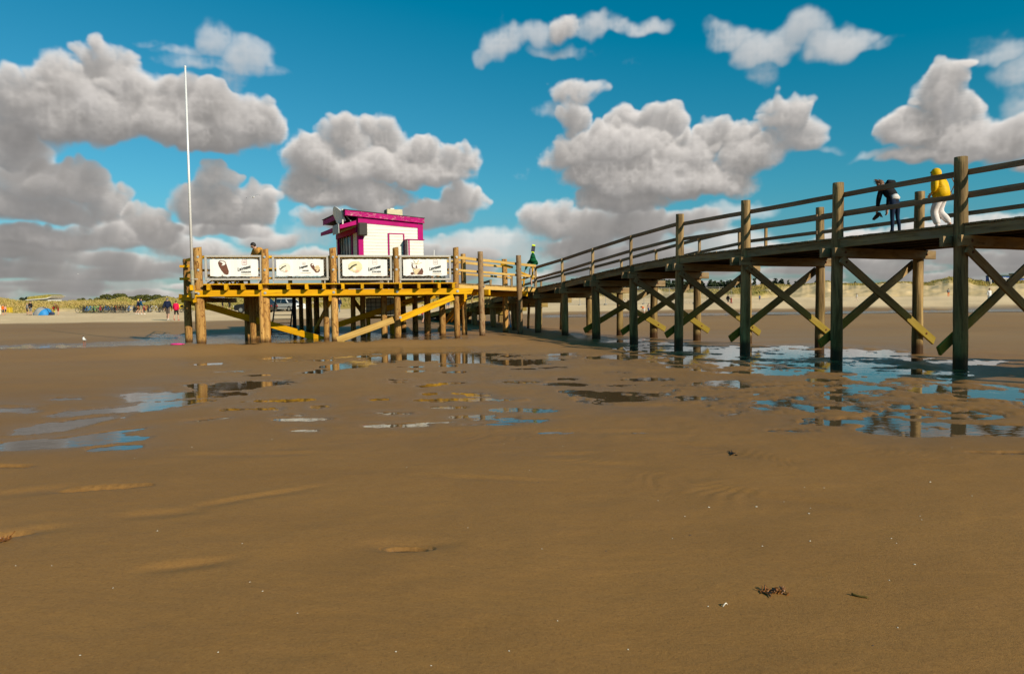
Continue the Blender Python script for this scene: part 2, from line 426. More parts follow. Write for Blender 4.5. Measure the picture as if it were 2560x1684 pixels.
# long braces
def brace(a,b,h=.27,off=-.2,mat=M_NEW,th=.075): return beam('brace',a,b,th,h,mat,plat,jit=.004)
br=brace(P(455,747,32.2),P(812,850,32.7),h=.29)
for px,py in((652,806),(512,766)): bolt(P(px,py,32.2),-BN,.045,M_RUST,br)
brace(P(843,850,30.25),P(984,799,30.75),mat=M_PALE)
br=brace(P(1000,797,31.0),P(1134,742,31.6),mat=M_NEW); bolt(P(1001,793,30.6),-BN,.055,M_BOLT,br)
br=brace(P(835,815,34.2),P(1034,749,35.2)); bolt(P(1010,757,34.6),-BN,.05,M_RUST,br)
brace(P(880,745,37.5),P(914,792,37.5),h=.2); brace(P(829,745,31.5),P(787,826,36.5),h=.24); brace(P(1158,748,33.3),P(1096,826,38.5),h=.26); brace(P(1162,748,33.2),P(1128,800,38.2),h=.2); brace(P(990,757,37),P(1088,741,38),h=.2)
# rails behind the banner frames
for z,h in((3.83,.13),(3.28,.10)):
    for a,b in zip(FS[:-1],FS[1:]): beam('rail',fp(a,.19,z),fp(b,.19,z),.06,h,M_NEW,plat)
    beam('rail',fp(FS[0]-.1,.19,z-.02),hit(473,852)+Vector((-.3,.35,z-.3)),.06,h,M_NEW,plat)
for dx,z in((0,3.55),(0,3.05)): beam('rail',P(449,666+(3.55-z)*62,31.4),P(474,665+(3.55-z)*62,31.5),.06,.11,M_NEW,plat)
# rear railing
rear=[fp(.2,9.4,0),fp(2.8,9.4,0),fp(5.4,9.4,0),fp(8.0,9.4,0),fp(10.2,9.4,0),fp(10.3,6.5,0),fp(10.4,4.2,0)]
for i,p in enumerate(rear): log('post',p+Vector((0,0,2.3)),p+Vector((0,0,3.95)),.12,.11,M_LOG,plat,seed=500+i)
for a,b in zip(rear[:-1],rear[1:]):
    for z in(3.75,3.25): beam('rail',a+Vector((0,0,z)),b+Vector((0,0,z)),.06,.12,M_NEW,plat)
# steel fence along the left edge
lf=thing('steel_railing','narrow grey steel railing panel standing on the far left edge of the platform','railing',P(463,735,32.2))
for i in range(4):
    q=P(462+i*1.5,0,32.2+i*1.9); q.z=0
    mb=MB(); mb.box((0,0,0),(.09,.09,1.2),M=Matrix.Translation((q.x,q.y,2.80))); mb.build('post',M_STEEL,lf)
for z in(3.32,2.5):
    a=P(462,0,32.2); b=P(466.5,0,37.9); beam('rail',Vector((a.x,a.y,z)),Vector((b.x,b.y,z)),.05,.06,M_STEEL,lf)

# ================================================================ FLAGPOLE
b=P(482,724,29.55); fl=thing('flagpole','tall bare white flagpole fixed to the left corner of the platform','flagpole',b)
top=P(468,169,29.55).z
mb=MB(); mb.tube((b.x,b.y,3.2),(b.x,b.y,top),.056,.036,12); mb.build('pole',M_POLE,fl,smooth=True)
mb=MB(); mb.tube((b.x,b.y,2.12),(b.x,b.y,3.26),.068,.066,12); mb.build('sleeve',plain('olive sleeve',(.33,.30,.19),.5),fl,smooth=True)
mb=MB(); mb.ball((b.x,b.y,top+.03),.05,n=10,m=6); mb.build('finial',M_POLE,fl,smooth=True)
for z in(2.35,2.9):
    mb=MB(); mb.ring((b.x,b.y,z),(0,0,1),.08,.015,14,5); mb.box((b.x+.08,b.y+.1,z),(.16,.12,.05)); mb.build('bracket',M_STEEL,fl)

# ================================================================ GANGWAY between platform and pier
GA=Vector((-2.42,32.25,0)); GB=Vector((1.30,37.72,0)); GD=(GB-GA).normalized(); GL=(GB-GA).length; GN=Vector((-GD.y,GD.x,0)); GW=1.75
def gp(u,w,z): return GA+GD*u+GN*w+Vector((0,0,z))
def gz(u): return 2.68-.02*u
gang=thing('timber_gangway','short timber gangway with yellow rails joining the platform to the pier','gangway',gp(3,0,.2))
mb=MB(); u=-.1; rg=random.Random(21)
while u<GL+1.6:
    z=gz(u)+rg.uniform(-.006,.006); e0=-.08+rg.uniform(-.02,.02)
    vs=[gp(u+.004,e0,z-.05),gp(u+.136,e0,z-.05),gp(u+.136,GW+.1,z-.05),gp(u+.004,GW+.1,z-.05)]; vs+=[v+Vector((0,0,.05)) for v in vs]
    mb.add(vs,[(0,3,2,1),(4,5,6,7),(0,1,5,4),(1,2,6,5),(2,3,7,6),(3,0,4,7)]); u+=.14
mb.build('deck',M_OLD,gang)
for w in(-.02,GW*.5,GW): beam('edge_board',gp(-.1,w,gz(0)-.15),gp(GL,w,gz(GL)-.15),.06,.19,M_PALE if w<.5 else M_DARKW,gang)
GP=[]
for i,(px,r0,r1,tz) in enumerate([(1199,.145,.12,4.15),(1294,.15,.125,4.12)]):
    u=solve_t(px,(GA.x,GA.y),(GD.x,GD.y),2.0,-1,GL+2); GP.append(u)
    g=float(base(*gp(u,0,0).xy)); p=log('post',gp(u+.02,-.13,g-.5),gp(u-.08,-.13,tz),r0,r1,wood('grey brown log',(.24,.14,.06),(.44,.29,.15),(.08,.04,.02),log_patch=(.20,.10,.045),wet=.8,cracks=.9),gang,lump=.08,seed=600+i)
    for z in(gz(u)-.12,): bolt(gp(u,-.29,z),-GN,.045,M_BOLT,p)
for i,(px,py,r,tz) in enumerate([(1162,837,.13,4.1),(1264,831,.15,4.0)]):
    p=hit(px,py); log('post',p-Vector((0,0,.5)),Vector((p.x-.02,p.y,tz)),r,r*.9,M_LOG,gang,seed=610+i)
for u in GP: beam('cross_beam',gp(u+.22,-.42,gz(u)-.38),gp(u+.22,GW+.5,gz(u)-.38),.14,.26,M_NEW,gang)
for (w,mat) in((.05,M_PALE),(GW+.02,M_PALE)):
    for z,h in((1.14,.135),(.58,.11)):
        beam('rail',gp(-.1,w,gz(0)+z),gp(GL+.05 if w<1 else GL+.25,w,gz(GL)+z-.03),.05,h,mat,gang)
# yellow end post, braces and stub rails at the corner
beam('end_post',P(1309,721,37.3),P(1310,688,37.3),.09,.09,M_NEW,gang)
beam('end_post',P(1332,699,37.6),P(1332,664,37.6),.08,.10,M_NEW,gang)
beam('corner_brace',P(1290,676,36.6),P(1330,692,37.5),.06,.10,M_NEW,gang)
beam('corner_brace',P(1252,661,36.9),P(1282,668,36.6),.06,.11,M_NEW,gang)
beam('corner_brace',P(1300,701,37.0),P(1334,688,37.8),.05,.09,M_NEW,gang)
# ================================================================ GROUND
POOLS=[ # x, y, rx, ry, tilt (dy per dx), strength  in photo pixels
 (393,988,90,10,-.06,1.15),(323,1020,185,9,-.09,1.1),(35,1024,66,8,0,1.1),(162,996,40,3,0,.9),(160,1062,140,12,-.16,.95),(140,1106,200,11,-.07,1.15),(285,1119,62,6,-.08,1),(270,1081,110,3,-.12,.8),(245,1228,108,4,-.06,1),(20,1347,50,4,-.1,1),(30,1168,50,3,0,.8),
 (590,962,150,11,-.05,.9),(640,1022,80,5,-.02,.95),(700,1000,90,4,-.02,.8),(540,985,110,6,-.03,.8),(520,1048,60,2.5,-.1,.8),(780,1047,55,3.5,0,1),(990,1062,80,4,-.02,1),(980,1032,60,3,0,1),(765,1075,34,2.5,0,.9),(730,1037,48,2.5,0,.8),
 (1085,885,170,19,.03,1.15),(860,915,130,9,-.16,.85),(985,895,80,12,-.05,.9),(1255,905,100,10,0,.75),(1180,999,130,4,0,.95),(1000,948,36,2.5,0,.8),(1310,1024,75,5,0,.9),(1300,1049,60,2.5,0,.9),
 (1018,1380,52,7,0,1.15),
 (1590,996,150,14,.03,.95),(1400,960,70,4,0,.75),(1620,948,60,6,0,.8),(1500,893,120,6,0,.7),(1720,965,60,4,0,.8),(1750,895,150,10,0,.85),
 (1690,872,140,7,0,1),(2000,885,280,15,.02,1.1),(2050,915,240,16,.03,1.1),(1900,928,160,8,0,.9),(2250,935,160,14,0,.9),(2300,975,280,20,.03,.95),(2050,985,150,16,-.04,.85),(2180,1010,260,22,0,.95),(2480,985,120,12,.04,.9),(1930,1012,150,12,-.03,.9),(1850,965,130,12,0,.85),(2400,1030,140,14,0,.8),(2120,1052,120,9,0,.95),(1985,1075,66,3,0,.9),(2290,1070,130,14,.03,1.05),(2490,1075,110,12,.03,1.0),(1830,1034,36,3,0,.8),(2490,1133,80,3,0,.9),(2540,1015,80,14,0,.9),(2660,1000,120,30,0,.8),(2420,905,110,6,0,.6),
 (1560,850,90,4,0,.9),(1440,842,60,3,0,.9),(1400,834,50,2.5,0,.9),(1380,850,40,2.5,0,.8),(1640,858,80,4,0,.9),
]
POOLS_B=[(230,861,300,5,-.028,1.2),(520,848,180,9,-.02,1.1),(690,847,190,11,-.01,1.15),(860,844,120,9,-.02,1.1),(700,862,120,3.5,-.01,.9),(1000,840,110,6,-.03,.9),(1090,845,80,4,-.02,.8),(-200,872,260,6,-.02,1.2),(440,837,60,5,0,.9)]
HOLLOWS=[(465,1425,110,12,-.12,1),(395,1293,95,10,-.08,1),(640,1250,150,6,-.16,.6),(1018,1372,120,16,0,1),(80,1235,120,9,-.1,.8),(60,1340,110,10,-.12,.8),(560,1140,120,5,0,.5),(720,1137,80,4,0,.5),(2000,1260,180,10,.12,.5),(1830,1235,90,8,.15,.6),(1700,1110,110,5,.1,.5),(1900,1150,120,8,.15,.55),(1420,1138,60,4,0,.6),(1500,1165,130,6,.06,.5),(1240,1205,160,5,.05,.4),(1560,1080,120,4,0,.6),(1400,1080,130,4,0,.5)]
RIPPLES=[(1790,1120,190,26,.22,1),(1790,1232,200,30,.22,1),(1480,1165,120,14,.1,.9),(830,1105,120,10,0,.8),(1150,1095,140,12,0,.9),(1290,1080,150,12,.05,.8),(2300,1140,260,20,.05,.7),(2420,875,160,14,0,.8)]
_r=random.Random(41)
for _i in range(85):        # thin leftover streaks of water across the middle ground
    _x=_r.uniform(480,1950); _y=_r.uniform(885,1065) if _x<1300 else _r.uniform(880,1010)
    if _y>940+.0*_x and _r.random()<.45: continue
    POOLS.append((_x,_y,_r.uniform(18,75),_r.uniform(1.4,3.6)*(.6+.4*(_y-860)/150),_r.uniform(-.05,.01),_r.uniform(.75,1.05)))
def blobs(u,v,L,soft=1.0):
    w=np.zeros_like(u)
    for (cx,cy,rx,ry,tl,st) in L:
        dx=(u-cx)/rx; dy=(v-cy-tl*(u-cx))/ry
        w=np.maximum(w,st*np.exp(-(dx*dx*dx*dx*.6+dx*dx*.4)-(dy*dy)))
    return w
def ground_detail(x,y,zb):
    dd=x*FW[0]+y*FW[1]+(zb-H)*FW[2]; ok=dd>.5; dd=np.where(ok,dd,1)
    u=np.where(ok,CX+F*(x*RT[0]+y*RT[1]+(zb-H)*RT[2])/dd,-9999); v=np.where(ok,CY-F*(x*UP[0]+y*UP[1]+(zb-H)*UP[2])/dd,-9999)
    far=sstep(45,70,y)
    gen=.010*fbm(x*.35,y*.5,3,3)+.010*fbm(x*1.3,y*1.8,3,9)*sstep(40,15,y)
    gen=gen+.028*sstep(9.5,7,y)+.004+.012*sstep(7.2,5,y)
    # low tidal ripples in patches
    patch=sstep(.05,.45,fbm(x*.22+3,y*.3,3,31))
    ph=(y*1.0+.28*x+.35*fbm(x*.8,y*.8,2,40))*2*math.pi/.17
    gen=gen+.0007*patch*np.sin(ph)*sstep(16,10,y)
    n=fbm(x*1.5,y*1.5,5,21,.68)*1.2
    wa=blobs(u,v,POOLS)*(base(x,y)<.05)*sstep(60,45,y)
    wb=blobs(u,v,POOLS_B)*(np.abs(zb-.26)<.02)
    hol=blobs(u,v,HOLLOWS)
    hol2=blobs(u,v+7,HOLLOWS)
    rip=blobs(u,v,RIPPLES); gen=gen+rip*.0036*np.sin((y*.9-.55*x+.5*fbm(x*1.2,y*1.2,2,140))*2*math.pi/.16)*(.6+.8*fbm(x*2.2,y*2.2,2,150)); damp=sstep(850,900,v)*sstep(1180,1060,v)*sstep(400,900,u); gen=gen+damp*.006*fbm(x*4.5,y*4.5,3,160)
    # broad scour around the pier feet
    d=gen-hol*.022+.012*np.clip(hol2-hol,0,1)
    rag=np.where(u>1330,.085,.055); bias=np.where((u>1330)&(v>893),.022,.042)
    for w in(wa,wb):
        w=np.clip(w,0,1.3); d=d-sstep(.10,.9,w)*bias+sstep(.08,.30,w)*rag*n
    rimw=np.clip(wa+wb,0,1)
    # far wet strip behind the pier
    strip=sstep(.02,.09,x/np.maximum(y,1))*sstep(54.2,55.6,y+1.2*n)*(1-sstep(61.0,62.4,y+1.2*n))
    d=d-.035*strip
    d=d-.038*sstep(.15,.7,wa)*sstep(10.5,8.5,y)
    cap=(wa+wb>.08); d=np.where(cap,np.minimum(d,.012+.25*np.maximum(d-.012,0)),d)
    d=d+far*.05*fbm(x*.5,y*.25,4,77)*(1-strip)+sstep(66,110,y)*.22*fbm(x*.16,y*.10,4,55)
    wide=blobs(u,v,[(a,b,c*1.25+15,e*2.6+3,t_,s_*.8) for a,b,c,e,t_,s_ in POOLS])*(base(x,y)<.12)
    return d,u,v,np.maximum(np.maximum(rimw,strip),wide*.55)
# polar sheet: fine in front of the viewpoint, coarse behind and beyond
ang=np.concatenate([np.linspace(-180,-50,24)[:-1],np.linspace(-50,50,780),np.linspace(50,180,24)[1:-1]])
rr=[.4,.9,1.5,2.2,2.8]; r=3.2
while r<420:
    rr.append(r); r+=max(.012,r*r*(5.6e-4 if r<70 else 1.4e-3))
rr=np.array(rr)
AA,RR=np.meshgrid(np.radians(ang),rr)
X=np.sin(AA)*RR; Y=np.cos(AA)*RR
ZB=base(X,Y); DD,U,V,WETW=ground_detail(X,Y,ZB); Z=ZB+DD
WL=-.010
nr,na=X.shape
co=np.stack([X,Y,Z],-1).reshape(-1,3)
co=np.concatenate([co,[[0,0,0]]]); 
idx=np.arange(nr*na).reshape(nr,na); nxt=np.roll(idx,-1,1)
q=np.stack([idx[:-1],nxt[:-1],nxt[1:],idx[1:]],-1).reshape(-1,4)
def np_mesh(name,co,quads,attrs=None,smooth=True,tris=None):
    me=bpy.data.meshes.new(name); me.vertices.add(len(co)); me.vertices.foreach_set('co',np.asarray(co,np.float32).ravel())
    nq=len(quads); nt_=0 if tris is None else len(tris)
    me.loops.add(nq*4+nt_*3); li=np.asarray(quads,np.int32).ravel()
    if nt_: li=np.concatenate([li,np.asarray(tris,np.int32).ravel()])
    me.loops.foreach_set('vertex_index',li); me.polygons.add(nq+nt_)
    st=np.arange(nq)*4
    if nt_: st=np.concatenate([st,nq*4+np.arange(nt_)*3])
    me.polygons.foreach_set('loop_start',st.astype(np.int32))
    me.update(calc_edges=True); me.validate()
    if smooth: me.polygons.foreach_set('use_smooth',np.ones(nq+nt_,bool))
    for k,a in (attrs or {}).items():
        at=me.attributes.new(k,'FLOAT','POINT'); at.data.foreach_set('value',np.asarray(a,np.float32).ravel())
    return me
# wetness: how near the surface is to standing water; dryness: the pale upper beach
wet=np.clip(np.maximum(sstep(.030,-.006,DD)*np.clip(WETW*1.6+.25,0,1),1.25*WETW*(.55+.9*fbm(X*1.1,Y*1.6,4,231))),0,1)
shoreY=np.interp(X/np.maximum(Y,1),[-.8,-.45,-.1,.1,.45,.8],[54,56,61,64,66,66])
dry=np.maximum(sstep(-1.2,2.2,Y-shoreY+2.2*fbm(X*.08,Y*.2,4,91)),sstep(10,34,Y)*(.10+.06*fbm(X*.1,Y*.15,3,95)))
wet=np.append(wet.ravel(),0); dryv=np.append(dry.ravel(),0)
center=nr*na; tris=np.stack([np.full(na,center),nxt[0],idx[0]],-1)
gm=np_mesh('beach',co,q[:,::-1],{'wet':wet,'dry':dryv},True,tris[:,::-1])
beach=bpy.data.objects.new('beach',gm); link(beach); tag(beach,'flat brown wet sand of the tidal beach',kind='structure')
# make sure normals look up
if gm.polygons[10].normal.z<0: gm.flip_normals()
m,nt,b=newmat('tidal sand'); g=N(nt); tc=g.n('ShaderNodeTexCoord').outputs['Object']
aw=g.n('ShaderNodeAttribute',attribute_name='wet').outputs['Fac']; ad=g.n('ShaderNodeAttribute',attribute_name='dry').outputs['Fac']
n1=g.noise(g.mapping(tc,(.35,.6,1)),1,5,.6,.4); n2=g.noise(g.mapping(tc,(2.2,4.5,1)),1,5,.62,.6); n3=g.noise(tc,160,3,.7)
c=g.ramp(n1,[(.30,(.255,.118,.028)),(.70,(.330,.160,.042))])
c=g.mix(g.mrange(n2,.35,.75,0,.5),c,(.230,.115,.040))
n4=g.noise(g.mapping(tc,(15,24,1)),1,5,.75,.4); n5=g.noise(tc,55,4,.75)
c=g.mix(g.mrange(n3,.3,.7,0,.45),c,(.40,.215,.065)); c=g.mix(g.mrange(n4,.45,.75,0,.34),c,(.185,.088,.024)); c=g.mix(g.mrange(n5,.52,.68,0,.62),c,(.165,.080,.025)); c=g.mix(g.mrange(n5,.40,.28,0,.5),c,(.46,.26,.085))
drycol=g.ramp(n2,[(.3,(.82,.56,.29)),(.7,(.94,.69,.41))])
drycol=g.mix(g.mrange(g.noise(g.mapping(tc,(.5,2.2,1)),1,4,.7,.5),.60,.70,0,.5),drycol,(.25,.17,.085))
c=g.mix(ad,c,drycol)
c=g.mix(g.math('MULTIPLY',aw,.55),c,(.15,.078,.028))
g.L(c,b.inputs['Base Color'])
ro=g.math('SUBTRACT',g.math('ADD',.62,g.math('MULTIPLY',n1,.10)),g.math('MULTIPLY',aw,.42)); ro=g.math('MAXIMUM',ro,g.math('MULTIPLY',ad,.85))
g.L(ro,b.inputs['Roughness']); b.inputs['Specular IOR Level'].default_value=.16
# wind and water ripples
mp=g.mapping(tc,(1,1,1),(0,0,0),(0,0,R(16)))
wv=g.n('ShaderNodeTexWave',bands_direction='Y',wave_profile='SIN'); wv.inputs['Scale'].default_value=2.1; wv.inputs['Distortion'].default_value=7; wv.inputs['Detail'].default_value=3; wv.inputs['Detail Scale'].default_value=1.6; g.L(mp,wv.inputs['Vector'])
pm=g.mrange(g.noise(g.mapping(tc,(.4,.5,1)),1,3,.5),.48,.62,.05,1,True)
fine=g.n('ShaderNodeTexWave',bands_direction='Y',wave_profile='SIN'); fine.inputs['Scale'].default_value=7; fine.inputs['Distortion'].default_value=9; fine.inputs['Detail'].default_value=3; g.L(mp,fine.inputs['Vector'])
h=g.math('ADD',g.math('MULTIPLY',g.math('MULTIPLY',wv.outputs['Fac'],pm),.06),g.math('ADD',g.math('MULTIPLY',fine.outputs['Fac'],.015),g.math('ADD',g.math('MULTIPLY',n2,.9),g.math('ADD',g.math('ADD',g.math('MULTIPLY',n3,.34),g.math('MULTIPLY',n5,.35)),g.math('MULTIPLY',n4,.5)))))
g.bump(h,.55,.011,b)
gm.materials.append(m)
# ---------------------------------------------------------------- standing water
def water_mat(name,amp,scale):
    m,nt,b=newmat(name); g=N(nt); tc=g.n('ShaderNodeTexCoord').outputs['Object']
    b.inputs['Base Color'].default_value=(.095,.060,.028,1); b.inputs['Roughness'].default_value=.02; b.inputs['IOR'].default_value=1.333; b.inputs['Specular IOR Level'].default_value=.5
    g.bump(g.math('ADD',g.noise(g.mapping(tc,(scale*.5,scale,1)),1,3,.5),g.math('MULTIPLY',g.noise(g.mapping(tc,(scale*2,scale*4,1)),1,2),.3)),.5,amp,b)
    return m
def water(name,label,poly,z,mat):
    mb=MB(); mb.add([(x,y,z) for x,y in poly],[tuple(range(len(poly)))])
    o=mb.build(name,mat); tag(o,label,kind='structure'); return o
W1=water_mat('still pool water',.0045,3.0); W2=water_mat('rippled pool water',.085,3.6)
water('tide_pool_water','shallow tide pools lying on the wet sand',[(-20,3.2),(20,3.2),(30,22),(30,41.5),(2.5,41.5),(0,34),(-1,28.6),(-17,28.6)],WL,W1)
water('channel_water','shallow channel of water around the platform piles',[(-34,27.6),(-15.6,27.6),(-9.2,29.45),(-2.45,29.45),(-2.6,38.9),(-18,38.9),(-34,38.9)],.26+WL,W2)
water('back_channel_water','long strip of shallow water on the beach behind the pier',[(4,54.6),(80,54.6),(80,62.3),(4,62.3)],.60-.014,W2)
# ================================================================ DUNES
SKY=[(-900,740),(-400,744),(0,745),(60,751),(150,751),(200,750),(235,749),(275,748),(310,742),(335,750),(362,756),(390,748),(415,741),(450,745),(520,744),(600,742),(700,744),(860,740),(1000,742),(1150,738),(1250,738),(1380,733),(1500,732),(1580,726),(1640,720),(1700,722),(1750,723),(1850,719),(1920,708),(1985,711),(2030,706),(2068,701),(2121,708),(2174,707),(2232,702),(2288,704),(2320,705),(2373,690),(2426,694),(2464,701),(2540,700),(2620,696),(2800,690),(3200,694),(3800,700)]
sa=np.array([azel(a,b)[0] for a,b in SKY]); se=np.array([azel(a,b)[1] for a,b in SKY])
da=np.radians(np.concatenate([np.arange(-75,-42,.5),np.arange(-42,42,.07),np.arange(42,75,.5)])); dt=np.linspace(0,1,64)
AZ,TT=np.meshgrid(da,dt); azd=np.degrees(AZ)
sw=sstep(-5,12,azd)
R0=117*(1-sw)+150*sw+5*fbm(AZ*14,AZ*0+.3,3,5); RC=146*(1-sw)+186*sw+7*fbm(AZ*18,AZ*0+2.7,3,15); R1=RC+60
rad=np.where(TT<.62,R0+(RC-R0)*(TT/.62),RC+(R1-RC)*((TT-.62)/.38))
DX=np.sin(AZ)*rad; DY=np.cos(AZ)*rad
el=np.interp(azd,sa,se)+.06*fbm(azd*2.2,azd*0,4,61)-.10
zc=H+np.tan(np.radians(el))*RC
zb0=base(DX,DY)-.35
prof=np.where(TT<.62,sstep(0,.62,TT)**.8,1-.55*sstep(.66,1,TT))
nz=fbm(DX*.075,DY*.075,5,71,.55); nz2=fbm(DX*.3,DY*.3,3,171)
mask=np.clip(TT*6,0,1)
tow=np.clip(1-((TT-.62)/.16)**2,0,1)
hgt=np.maximum(zc-zb0,.6)
DZ_=zb0+hgt*prof*(1-.0*tow)+mask*(1-tow*.93)*(nz*hgt*.45+nz2*.22)*np.where(TT<.7,1,.4)
# keep the front slope under the sight line to the crest
lim=H+np.tan(np.radians(el))*rad
DZ_=np.where(TT<.62,np.minimum(DZ_,lim-.02),np.minimum(DZ_,lim-.05*(TT-.62)*hgt))
dn0,dn1=DX.shape; ii=np.arange(dn0*dn1).reshape(dn0,dn1)
dq=np.stack([ii[:-1,:-1],ii[:-1,1:],ii[1:,1:],ii[1:,:-1]],-1).reshape(-1,4)
up=(DZ_-zb0)/hgt
gr=sstep(-.05,.30,fbm(DX*.09,DY*.06,4,81,.6)*.9+(up-.52)*1.0+.30*(1-sw)-.12*sw)
dm=np_mesh('dunes',np.stack([DX,DY,DZ_],-1).reshape(-1,3),dq,{'grass':gr})
if dm.polygons[10].normal.z<0: dm.flip_normals()
dunes=bpy.data.objects.new('dunes',dm); link(dunes); tag(dunes,'low sand dunes with yellow grass at the back of the beach',kind='structure')
m,nt,b=newmat('dune ground'); g=N(nt); tc=g.n('ShaderNodeTexCoord').outputs['Object']; a=g.n('ShaderNodeAttribute',attribute_name='grass').outputs['Fac']
n1=g.noise(tc,.5,5,.6); n2=g.noise(tc,.06,3,.6)
sand=g.ramp(n1,[(.3,(.60,.42,.20)),(.7,(.76,.55,.30))]); gc=g.mix(g.mrange(n2,.42,.6),(.40,.27,.055),(.23,.205,.03)); gc=g.mix(g.mrange(n1,.35,.7,0,.8),gc,(.50,.35,.09))
g.L(g.mix(a,sand,gc),b.inputs['Base Color']); b.inputs['Roughness'].default_value=.9; b.inputs['Specular IOR Level'].default_value=.1
dm.materials.append(m)
# marram grass tufts on the dunes: uncountable
rng=np.random.default_rng(4); n=70000
ci=rng.integers(0,dn0-1,n*3); cj=rng.integers(0,dn1-1,n*3); keep=(gr[ci,cj]>rng.uniform(.15,.9,n*3))&(TT[ci,cj]<.8)&(TT[ci,cj]>.10)&(np.abs(azd[ci,cj])<44)
ci,cj=ci[keep][:n],cj[keep][:n]; fu=rng.uniform(0,1,len(ci)); fv=rng.uniform(0,1,len(ci))
def bil(a): return (a[ci,cj]*(1-fu)+a[ci+1,cj]*fu)*(1-fv)+(a[ci,cj+1]*(1-fu)+a[ci+1,cj+1]*fu)*fv
bx,by,bz=bil(DX),bil(DY),bil(DZ_); hh=rng.uniform(.15,.42,len(bx)); wdt=rng.uniform(.05,.13,len(bx)); th=rng.uniform(0,math.pi,len(bx)); lx=rng.normal(-.12,.18,len(bx)); ly=rng.normal(0,.12,len(bx))
k=len(bx); v=np.zeros((k,3,3)); v[:,0]=np.stack([bx-np.cos(th)*wdt,by-np.sin(th)*wdt,bz-.05],-1); v[:,1]=np.stack([bx+np.cos(th)*wdt,by+np.sin(th)*wdt,bz-.05],-1); v[:,2]=np.stack([bx+lx,by+ly,bz+hh],-1)
gmesh=np_mesh('dune_grass',v.reshape(-1,3),np.zeros((0,4),int),None,False,np.arange(k*3).reshape(-1,3))
m,nt,b=newmat('marram grass'); g=N(nt); tc=g.n('ShaderNodeTexCoord').outputs['Object']
c=g.mix(g.mrange(g.noise(tc,.05,3,.6),.42,.58),(.40,.275,.075),(.21,.20,.035)); c=g.mix(g.mrange(g.noise(tc,1.5,2),.4,.65),c,(.47,.34,.13)); g.L(c,b.inputs['Base Color']); b.inputs['Roughness'].default_value=.8; b.inputs['Specular IOR Level'].default_value=.15
gmesh.materials.append(m); o=bpy.data.objects.new('dune_grass',gmesh); link(o); tag(o,'dry yellow green marram grass covering the dunes','grass',kind='stuff')
# ---------------------------------------------------------------- leaf crowns
def leaf_cloud(lobes,n,size,mat,seed=0,squash=1.0):
    rg=np.random.default_rng(seed); vs=[]
    L=np.array([(c[0],c[1],c[2],r[0],r[1],r[2]) for c,r in lobes]); pr=(L[:,3]*L[:,5]); pr=pr/pr.sum()
    li=rg.choice(len(L),n,p=pr); d=rg.normal(size=(n,3)); d/=np.linalg.norm(d,axis=1)[:,None]; rad=rg.uniform(.55,1.0,n)**.5
    c=L[li,:3]+d*L[li,3:6]*rad[:,None]
    a=rg.normal(size=(n,3)); a/=np.linalg.norm(a,axis=1)[:,None]; b_=np.cross(a,rg.normal(size=(n,3))); b_/=np.linalg.norm(b_,axis=1)[:,None]
    s=size*rg.uniform(.6,1.4,n)[:,None]
    v=np.stack([c-a*s,c+b_*s*.6,c+a*s,c-b_*s*.6],1)
    return np_mesh('leaves',v.reshape(-1,3),np.arange(n*4).reshape(-1,4),None,False)
def leafmat(name,dark,light):
    m,nt,b=newmat(name); g=N(nt); tc=g.n('ShaderNodeTexCoord').outputs['Object']
    g.L(g.ramp(g.noise(tc,.9,4,.6),[(.3,dark),(.7,light)]),b.inputs['Base Color']); b.inputs['Roughness'].default_value=.6; b.inputs['Specular IOR Level'].default_value=.2; return m
LF1=leafmat('willow leaves',(.045,.055,.012),(.13,.125,.028)); LF2=leafmat('pine needles',(.012,.022,.010),(.045,.060,.022)); LF3=leafmat('heath leaves',(.07,.075,.018),(.17,.15,.035))
M_BARK=plain('grey bark',(.10,.075,.05),.9)
def bush(px0,px1,ytop,ybot,Y,label,mat,seed,n=900):
    a=P(px0,ybot,Y); b=P(px1,ybot,Y); t=P((px0+px1)/2,ytop,Y); w=(b-a).length; h=max(.6,t.z-a.z); rg=random.Random(seed)
    root=thing('bush',label,'bush',(a+b)/2,group='bushes behind the dunes')
    lob=[]; k=max(3,int(w/1.6))
    for i in range(k):
        f=(i+.5)/k+rg.uniform(-.06,.06); r=w/k*rg.uniform(.55,.85); hz=h*rg.uniform(.45,.62)*(1-.5*abs(f-.5)**2*2)
        q=a.lerp(b,f); lob.append(((q.x,q.y+rg.uniform(-1,1),a.z+hz*.85),(r,r,hz)))
    me=leaf_cloud(lob,n,.20,mat,seed); me.materials.append(mat); o=bpy.data.objects.new('crown',me); link(o,root)
    mb=MB()
    for i in range(k):
        q=Vector(lob[i][0]); mb.tube((q.x,q.y,a.z-.6),(q.x+.2,q.y,q.z),.09,.03,5)
    mb.build('stem',M_BARK,root)
bush(263,320,734,750,165,'large dark green bush on the dune crest, left of the long one',LF1,1,1500)
bush(318,418,737,752,172,'long low dark green bush on the dune behind the walkers',LF1,2,2200)
bush(194,212,745,754,160,'smallest dark bush poking over the dune between hut and large bush',LF1,3,300)
bush(214,232,747,754,160,'small round dark bush at the left foot of the large bush',LF1,4,300)
bush(233,262,744,752,158,'small yellowish bush beside the large dark bush',LF3,5,500)
bush(54,80,742,754,195,'ragged dark bush beside the grass roofed house',LF2,6,420)
bush(428,470,742,752,176,'pale bush on the dune just left of the flagpole',LF3,7,700)
bush(1190,1335,733,748,175,'long dark green bush seen below the gangway deck',LF1,8,2200)
